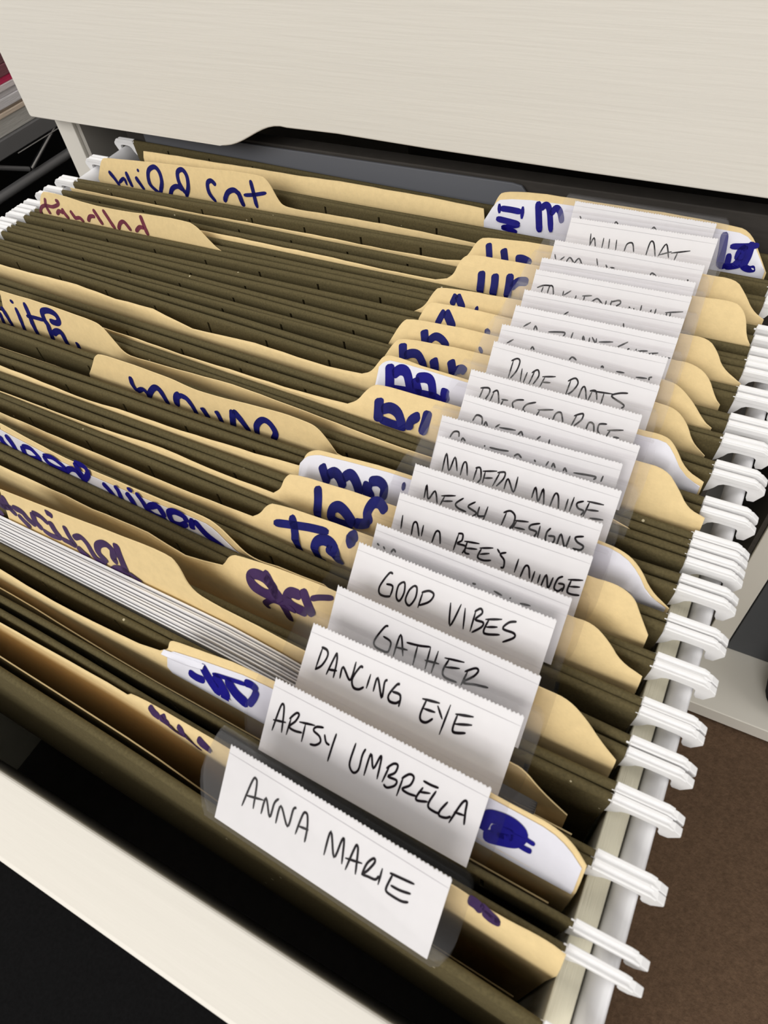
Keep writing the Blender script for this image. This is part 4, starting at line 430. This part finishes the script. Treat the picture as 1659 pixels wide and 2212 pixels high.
for i in range(1, 22):
    d = DATA[i]
    f0, f1, rf = d['f']
    b0, b1, rb = d['b']
    ymid = ((f0 + f1) / 2 + (b0 + b1) / 2) / 2
    if i == 1: lab = 'frontmost olive hanging folder, ' + NOTE[i]
    elif i == 21: lab = 'rearmost olive hanging folder, ' + NOTE[i]
    else: lab = '%s olive hanging folder from front, %s' % (ORD[i], NOTE[i])
    hf = thing('hanging_folder', lab, 'hanging folder', 'olive hanging folders in the drawer')
    s0 = 23.2 - (0 if i > 8 else 0.6)
    flap('front_flap', d['f'], ymid - 0.95, s0 if i > 1 else 900, 25.8, hf, i * 1.3, 7.0 if i == 1 else 0.0)
    flap('back_flap', d['b'], ymid + 0.95, s0, 25.8, hf, i * 2.1 + 0.5)
    for y0, y1 in ((f0, f1), (b0, b1)):
        add_hook(hf, 1, y1)
        add_hook(hf, -1, y0)
    # clear index tab with paper insert, leaning plane y = yb + s (x - xm) + k z
    xm, yb, sl, k = d['lab']
    nl = math.sqrt(1 + k * k)
    def on(u, z, off=0.0):
        return (xm + u, yb + sl * u + k * z - off, z)
    tab = MB()
    left = [(-26.2, -0.2), (-27.4, 1.2), (-28.8, 4.6), (-29.1, 6.6), (-28.7, 9.2), (-27.6, 12.6), (-26.9, 13.9), (-26.2, 14.4)]
    right = [(25.9, 14.4), (27.0, 14.0), (27.5, 13.2), (27.7, 11.0), (27.7, 5.0), (27.4, 3.2), (26.2, 0.6), (24.9, -0.2)]
    outl = left + right
    tab.prism(outl, lambda p, o: on(p[0], p[1], o), 0.42, 0.57)
    tab.prism(outl, lambda p, o: on(p[0], p[1], o), -0.55, -0.40)
    tab.prism([(-26.6, 14.25), (-26.4, 14.6), (26.2, 14.6), (26.6, 14.25)], lambda p, o: on(p[0], p[1], o), 0.57, -0.55)
    q = -24.0
    while q < 23:
        tab.prism([(q, -2.6), (q + 3.3, -2.6), (q + 3.3, -0.2), (q, -0.2)], lambda p, o: (xm + p[0], yb + sl * p[0] - 0.05 - o, p[1]), 0.05, 0.2)
        q += 5.6
    tb = tab.build('index_tab', CLEAR, hf)
    tb['label'] = 'clear plastic tab holder'
    rnd = random.Random(i)
    P = [(-23.9, 0.3), (23.9, 0.3)]
    tops = []
    u = 23.9
    while u > -23.9:
        tops += [(u, 12.75 + rnd.uniform(-0.06, 0.06)), (max(u - 0.42, -23.9), 13.0 + rnd.uniform(-0.06, 0.06))]
        u -= 0.84
    b = MB(); b.prism(P + tops, lambda p, o: on(p[0], p[1], o), 0.0, 0.22)
    ins = b.build('label_insert', PAPER, tb)
    ins['label'] = 'white paper label slip'
    b = MB(); b.ribbon([(-23.8, 11.7), (0, 11.7), (23.8, 11.6)], 0.1, lambda x, z: on(x, z, 0.27)); b.build('crease_line', LINEG, tb)
    if 'ink' in d:
        b = MB()
        for st in d['ink']:
            b.ribbon([(x - xm, z) for x, z in st], 0.43, lambda x, z: on(x, z, 0.3))
        b.build('handwriting', INK, tb)

    # ---------------- manila folder inside
    mf = thing('manila_folder', MNOTE[i], 'folder', 'manila folders inside the hanging folders')
    ys, lean = d['y'], d['lean']
    def ym(x):
        x = min(max(x, ys[0][0]), ys[-1][0])
        for (xa, ya), (xb, yb_) in zip(ys[:-1], ys[1:]):
            if x <= xb: return ya + (yb_ - ya) * (x - xa) / (xb - xa)
        return ys[-1][1]
    def ymp(x, z):
        y = sum(ym(x + o) for o in (-9, -4.5, 0, 4.5, 9)) / 5
        return y + lean * z if z > 0 else y + (ymid + 0.3 - y) * (-z / 236)
    top = list(d['top'])
    dense = [top[0]]
    for p in top[1:]:
        a = dense[-1]
        n = max(1, int((p[0] - a[0]) / 5))
        dense += [(a[0] + (p[0] - a[0]) * t / n, a[1] + (p[1] - a[1]) * t / n) for t in range(1, n + 1)]
    cols = []
    for x, zt in dense:
        zt += 0.07 * math.sin(x / 7 + i) + 0.05 * math.sin(x / 2.3 + i)
        c = [(min(x, 297.2) if zz < 0 else x, ymp(x, zz), zz) for zz in (-233, -120, -50, -20) ]
        lo = min(zt - 0.5, 0.0)
        for t in (0, 0.33, 0.66, 1):
            zz = lo + (zt - lo) * t if zt > -0.5 else lo + 0.5 * t
            if t == 0: zz = min(lo, -2.0)
            c.append((x, ymp(x, zz), zz))
        cols.append(c)
    b = MB(); b.grid_sheet(cols, 0.3)
    bl = b.build('back_leaf', MANILA, mf, smooth_angle=35)
    zf = {1: -3.6, 2: -4.4, 3: -9}.get(i, -11)
    cols = []
    for kx in range(38):
        x = 4.5 + kx * 7.8
        fr = 0.78 if i == 1 else 0.5
        yf = (f0 + (f1 - f0) * x / 298) + rf
        y = yf + max((ym(x) - yf) * (1 - fr), 0.16)
        if i == 1: zt = zf + 1.2 * math.sin(x / 60) - 32 * min(max((x - 205) / 30, 0), 1)
        elif 1 < i < 3: zt = zf + 0.5 * math.sin(x / 40 + i) - 9 * min(max((x - 150) / 40, 0), 1)
        else: zt = zf + 0.5 * math.sin(x / 40 + i)
        cols.append([(x, y + (ymid - 0.3 - y) * (-zz / 236), zz) for zz in (-233, -120, -50, zt - 6, zt)])
    b = MB(); b.grid_sheet(cols, 0.3)
    b.build('front_leaf', MANILA, mf, smooth_angle=35)
    host, off = bl, 0.27
    if 'stk' in d:
        cols = []
        st = d['stk']
        for x, zt in st:
            e = 0.12 * math.sin(x / 5 + i)
            cols.append([(x, ymp(x, z) - 0.42 + (e if t == 2 else 0), z) for t, z in enumerate((-4.0, zt * 0.35 - 1.5, zt * 0.75, zt))])
        b = MB(); b.grid_sheet(cols, 0.12)
        if i == 2:      # peeled corner curling forward
            x0, z0 = st[0]
            cc = []
            for kx in range(7):
                x = x0 - 1.2 + kx * 2.0
                top_z = z0 + 0.3 + 0.25 * kx
                drop = 2.9 * math.sin(math.pi * min(max((kx + 0.4) / 6.8, 0), 1)) + 0.15
                cc.append([(x, ymp(x, top_z) - 0.6 - 1.1 * math.sin(math.pi * t / 5), top_z - drop * t / 5) for t in range(6)])
            b.grid_sheet(cc, 0.12)
        host = b.build('white_sticker', STICK, mf, smooth_angle=35)
        off = 0.66
    if 'mrk' in d:
        mtl = MAROON if i == 17 else PURPLE if i in (1, 3, 4) else BLUEB if i in (2, 5, 12, 21) else BLUE
        for part in ([st for st in d['mrk'] if st[1][0][0] < 245], [st for st in d['mrk'] if st[1][0][0] >= 245]):
            if not part: continue
            b = MB()
            for wd, st in part:
                b.ribbon(st, wd * (1.25 if wd < 2 and i not in (2, 4) else 0.95 if i != 2 or st[0][0] > 245 else 0.74), lambda x, z: (x, ymp(x, z) - off, z))
            lt = b.build('marker_lettering', mtl, host)
            lt['label'] = {'maroon_marker': 'maroon', 'purple_marker': 'purple', 'blue_marker': 'dark blue', 'bright_blue_marker': 'bright blue'}[mtl.name] + ' brush-marker lettering'

    # ---------------- loose papers in front of the third manila folder
    if i == 3:
        for kk in range(9):
            zt0 = 1.1 - 0.3 * kk + (0.25 if kk in (2, 5, 6) else 0)
            cols = []
            for kx in range(36):
                x = 12 + kx * 7.8
                yf = (f0 + (f1 - f0) * x / 298) + rf + 0.3
                room = ym(x) - 0.45 - yf
                y = yf + room * (1 - (kk + 0.5) / 9.4)
                zt = zt0 + 0.3 * math.sin(x / 55 + kk * 1.9) - 0.022 * max(x - 205, 0) ** 1.45
                cols.append([(x, (y + lean * zz if zz > 0 else y + (ymid + 0.05 - 0.02 * kk - y) * (-zz / 236)), zz) for zz in (-228, -110, -40, -8, zt)])
            b = MB(); b.grid_sheet(cols, 0.36)
            o = b.build('paper_sheet', PAPER, None, smooth_angle=35)
            tag(o, 'white paper sheet in the bundle before the purple-lettered tab, %s' % ('rearmost' if kk == 0 else 'frontmost' if kk == 8 else ORD[kk + 1] + ' from the rear'),
                'paper', 'white papers in the third folder')

# slate grey board across the left part of the drawer back
b = MB(); b.prism([(6, -235), (205, -235), (205, 1), (202, 4.6), (198, 5.2), (12, 5.2), (7, 4.6), (6, 2)], lambda p, y: (p[0], y, p[1]), 524.0, 525.2)
tag(b.build('slate_board', SLATE, None, bevel=0.3), 'slate grey board behind the rearmost olive folder', 'divider')

# ------------------------------------------------------------------ surroundings, left
rk = thing('wire_rack', 'grey metal wire rack with a chrome brace left of the cabinet', 'rack')
b = MB(); b.box(-420, -150, 380, 800, -33.5, -29); b.box(-153, -148, 380, 800, -38.5, -29); b.build('shelf', STEEL, rk, bevel=0.6)
b = MB(); b.tube((-150.5, 380, -56.5), (-150.5, 800, -57.5), 3.0, 16); b.build('lower_rail', STEEL, rk, 40)
b = MB(); b.tube((-150.5, 594, -38), (-149.5, 561, -52), 1.25, 12); b.build('brace', CHROME, rk, 40)
b = MB(); b.tube((-151, 560, -52), (-152.5, 532, -38), 1.5, 12); b.build('brace', STEEL, rk, 40)
b = MB(); b.tube((-146.8, 555, -39.2), (-146.8, 640, -39.4), 0.45, 8); b.build('edge_wire', CHROME, rk, 40)
for yy in (385, 795):
    for xx in (-152, -416):
        b = MB(); b.tube((xx, yy, -275), (xx, yy, 60), 4, 12); b.build('post', STEEL, rk, 40)
mags = [(-29, -20, (196, 194, 190), 'thick grey bottom board', 0), (-20, -17.4, (232, 214, 196), 'thin cream slab above the bottom board', 1), (-17.4, -15.8, (180, 168, 156), 'thin taupe pad above the cream slab', -1),
        (-15.8, -10.8, (232, 229, 233), 'pale grey catalogue low in the stack', 1), (-10.8, -7.8, (216, 212, 216), 'mid grey catalogue in the middle', 0), (-7.8, -4.6, (238, 230, 232), 'rosy white catalogue under the red one', 1),
        (-4.6, -1.2, (214, 60, 104), 'thin crimson magazine', 0), (-1.2, 4.5, (140, 88, 98), 'dusky maroon binder above the crimson one', 1), (4.5, 11.5, (126, 86, 92), 'dark maroon binder near the top', 0), (11.5, 16, (205, 205, 208), 'pale grey magazine on top', 1)]
for z0, z1, c, nm, dx in mags:
    mt = mat('cover_' + nm.replace(' ', '_'), c, 0.7, 0.2, var=0.12, vscale=260, stretch=(1, 0.2, 6), bump=0.5, bscale=500)
    b = MB()
    b.box(-370 + dx, -150.6 + dx * 0.8, 420, 760, z0 + 0.04, z1 - 0.04)
    o = b.build('magazine', mt, None, bevel=0.4)
    tag(o, nm + ' of the pile on the wire rack', 'magazine', 'pile on the wire rack')
bx = thing('dark_fill_box', 'black box added to keep the space under the wire rack dark', 'shade filler')  # added black volume in place of shade below the rack
b = MB(); b.box(-414, -70, 392, 788, -275, -79); b.build('body', SHADEFILL, bx, bevel=6)
b = MB(); b.box(-416, -68, 390, 790, -79, -74); b.build('lid', SHADEFILL, bx, bevel=2)

# ------------------------------------------------------------------ surroundings, right and front
pn = MB(); pn.box(351.4, 600, 521.5, 535, -260, -40)
tag(pn.build('grey_panel', GREYP, None, bevel=0.6), 'dark grey upright panel beside the white cabinet on its base board', 'panel')
bag = thing('black_bag', 'black nylon bag standing on the white base board at right edge', 'bag', None, (420, 500, -260))
b = MB()
rings = []
for z, sx, sy in ((0, 34, 9), (3, 42, 13), (12, 46, 16), (40, 45, 16), (70, 42, 14), (86, 36, 10), (92, 26, 5)):
    rings.append([(sx * math.copysign(abs(math.cos(t)) ** 0.45, math.cos(t)), sy * math.copysign(abs(math.sin(t)) ** 0.6, math.sin(t)), z) for t in [2 * math.pi * (k + 0.5) / 28 for k in range(28)]])
b.loft(rings)
b.build('bag_body', NAVY, bag, 60)
b = MB()
hp = [(-16, 0, 88), (-15, 0, 104), (-8, 0, 112), (8, 0, 112), (15, 0, 104), (16, 0, 88)]
for p, q in zip(hp[:-1], hp[1:]): b.tube(p, q, 2, 10)
b.build('handle', NAVY, bag, 60)
b = MB(); b.box(-420, 292, -260, 250, -275, -271)  # flat black sheet painted in for the deep shadow on the carpet
tag(b.build('floor_shadow_sheet', SHADEFILL, None, bevel=1), 'black sheet standing in for shadow on the floor before the drawer', 'shade sheet')
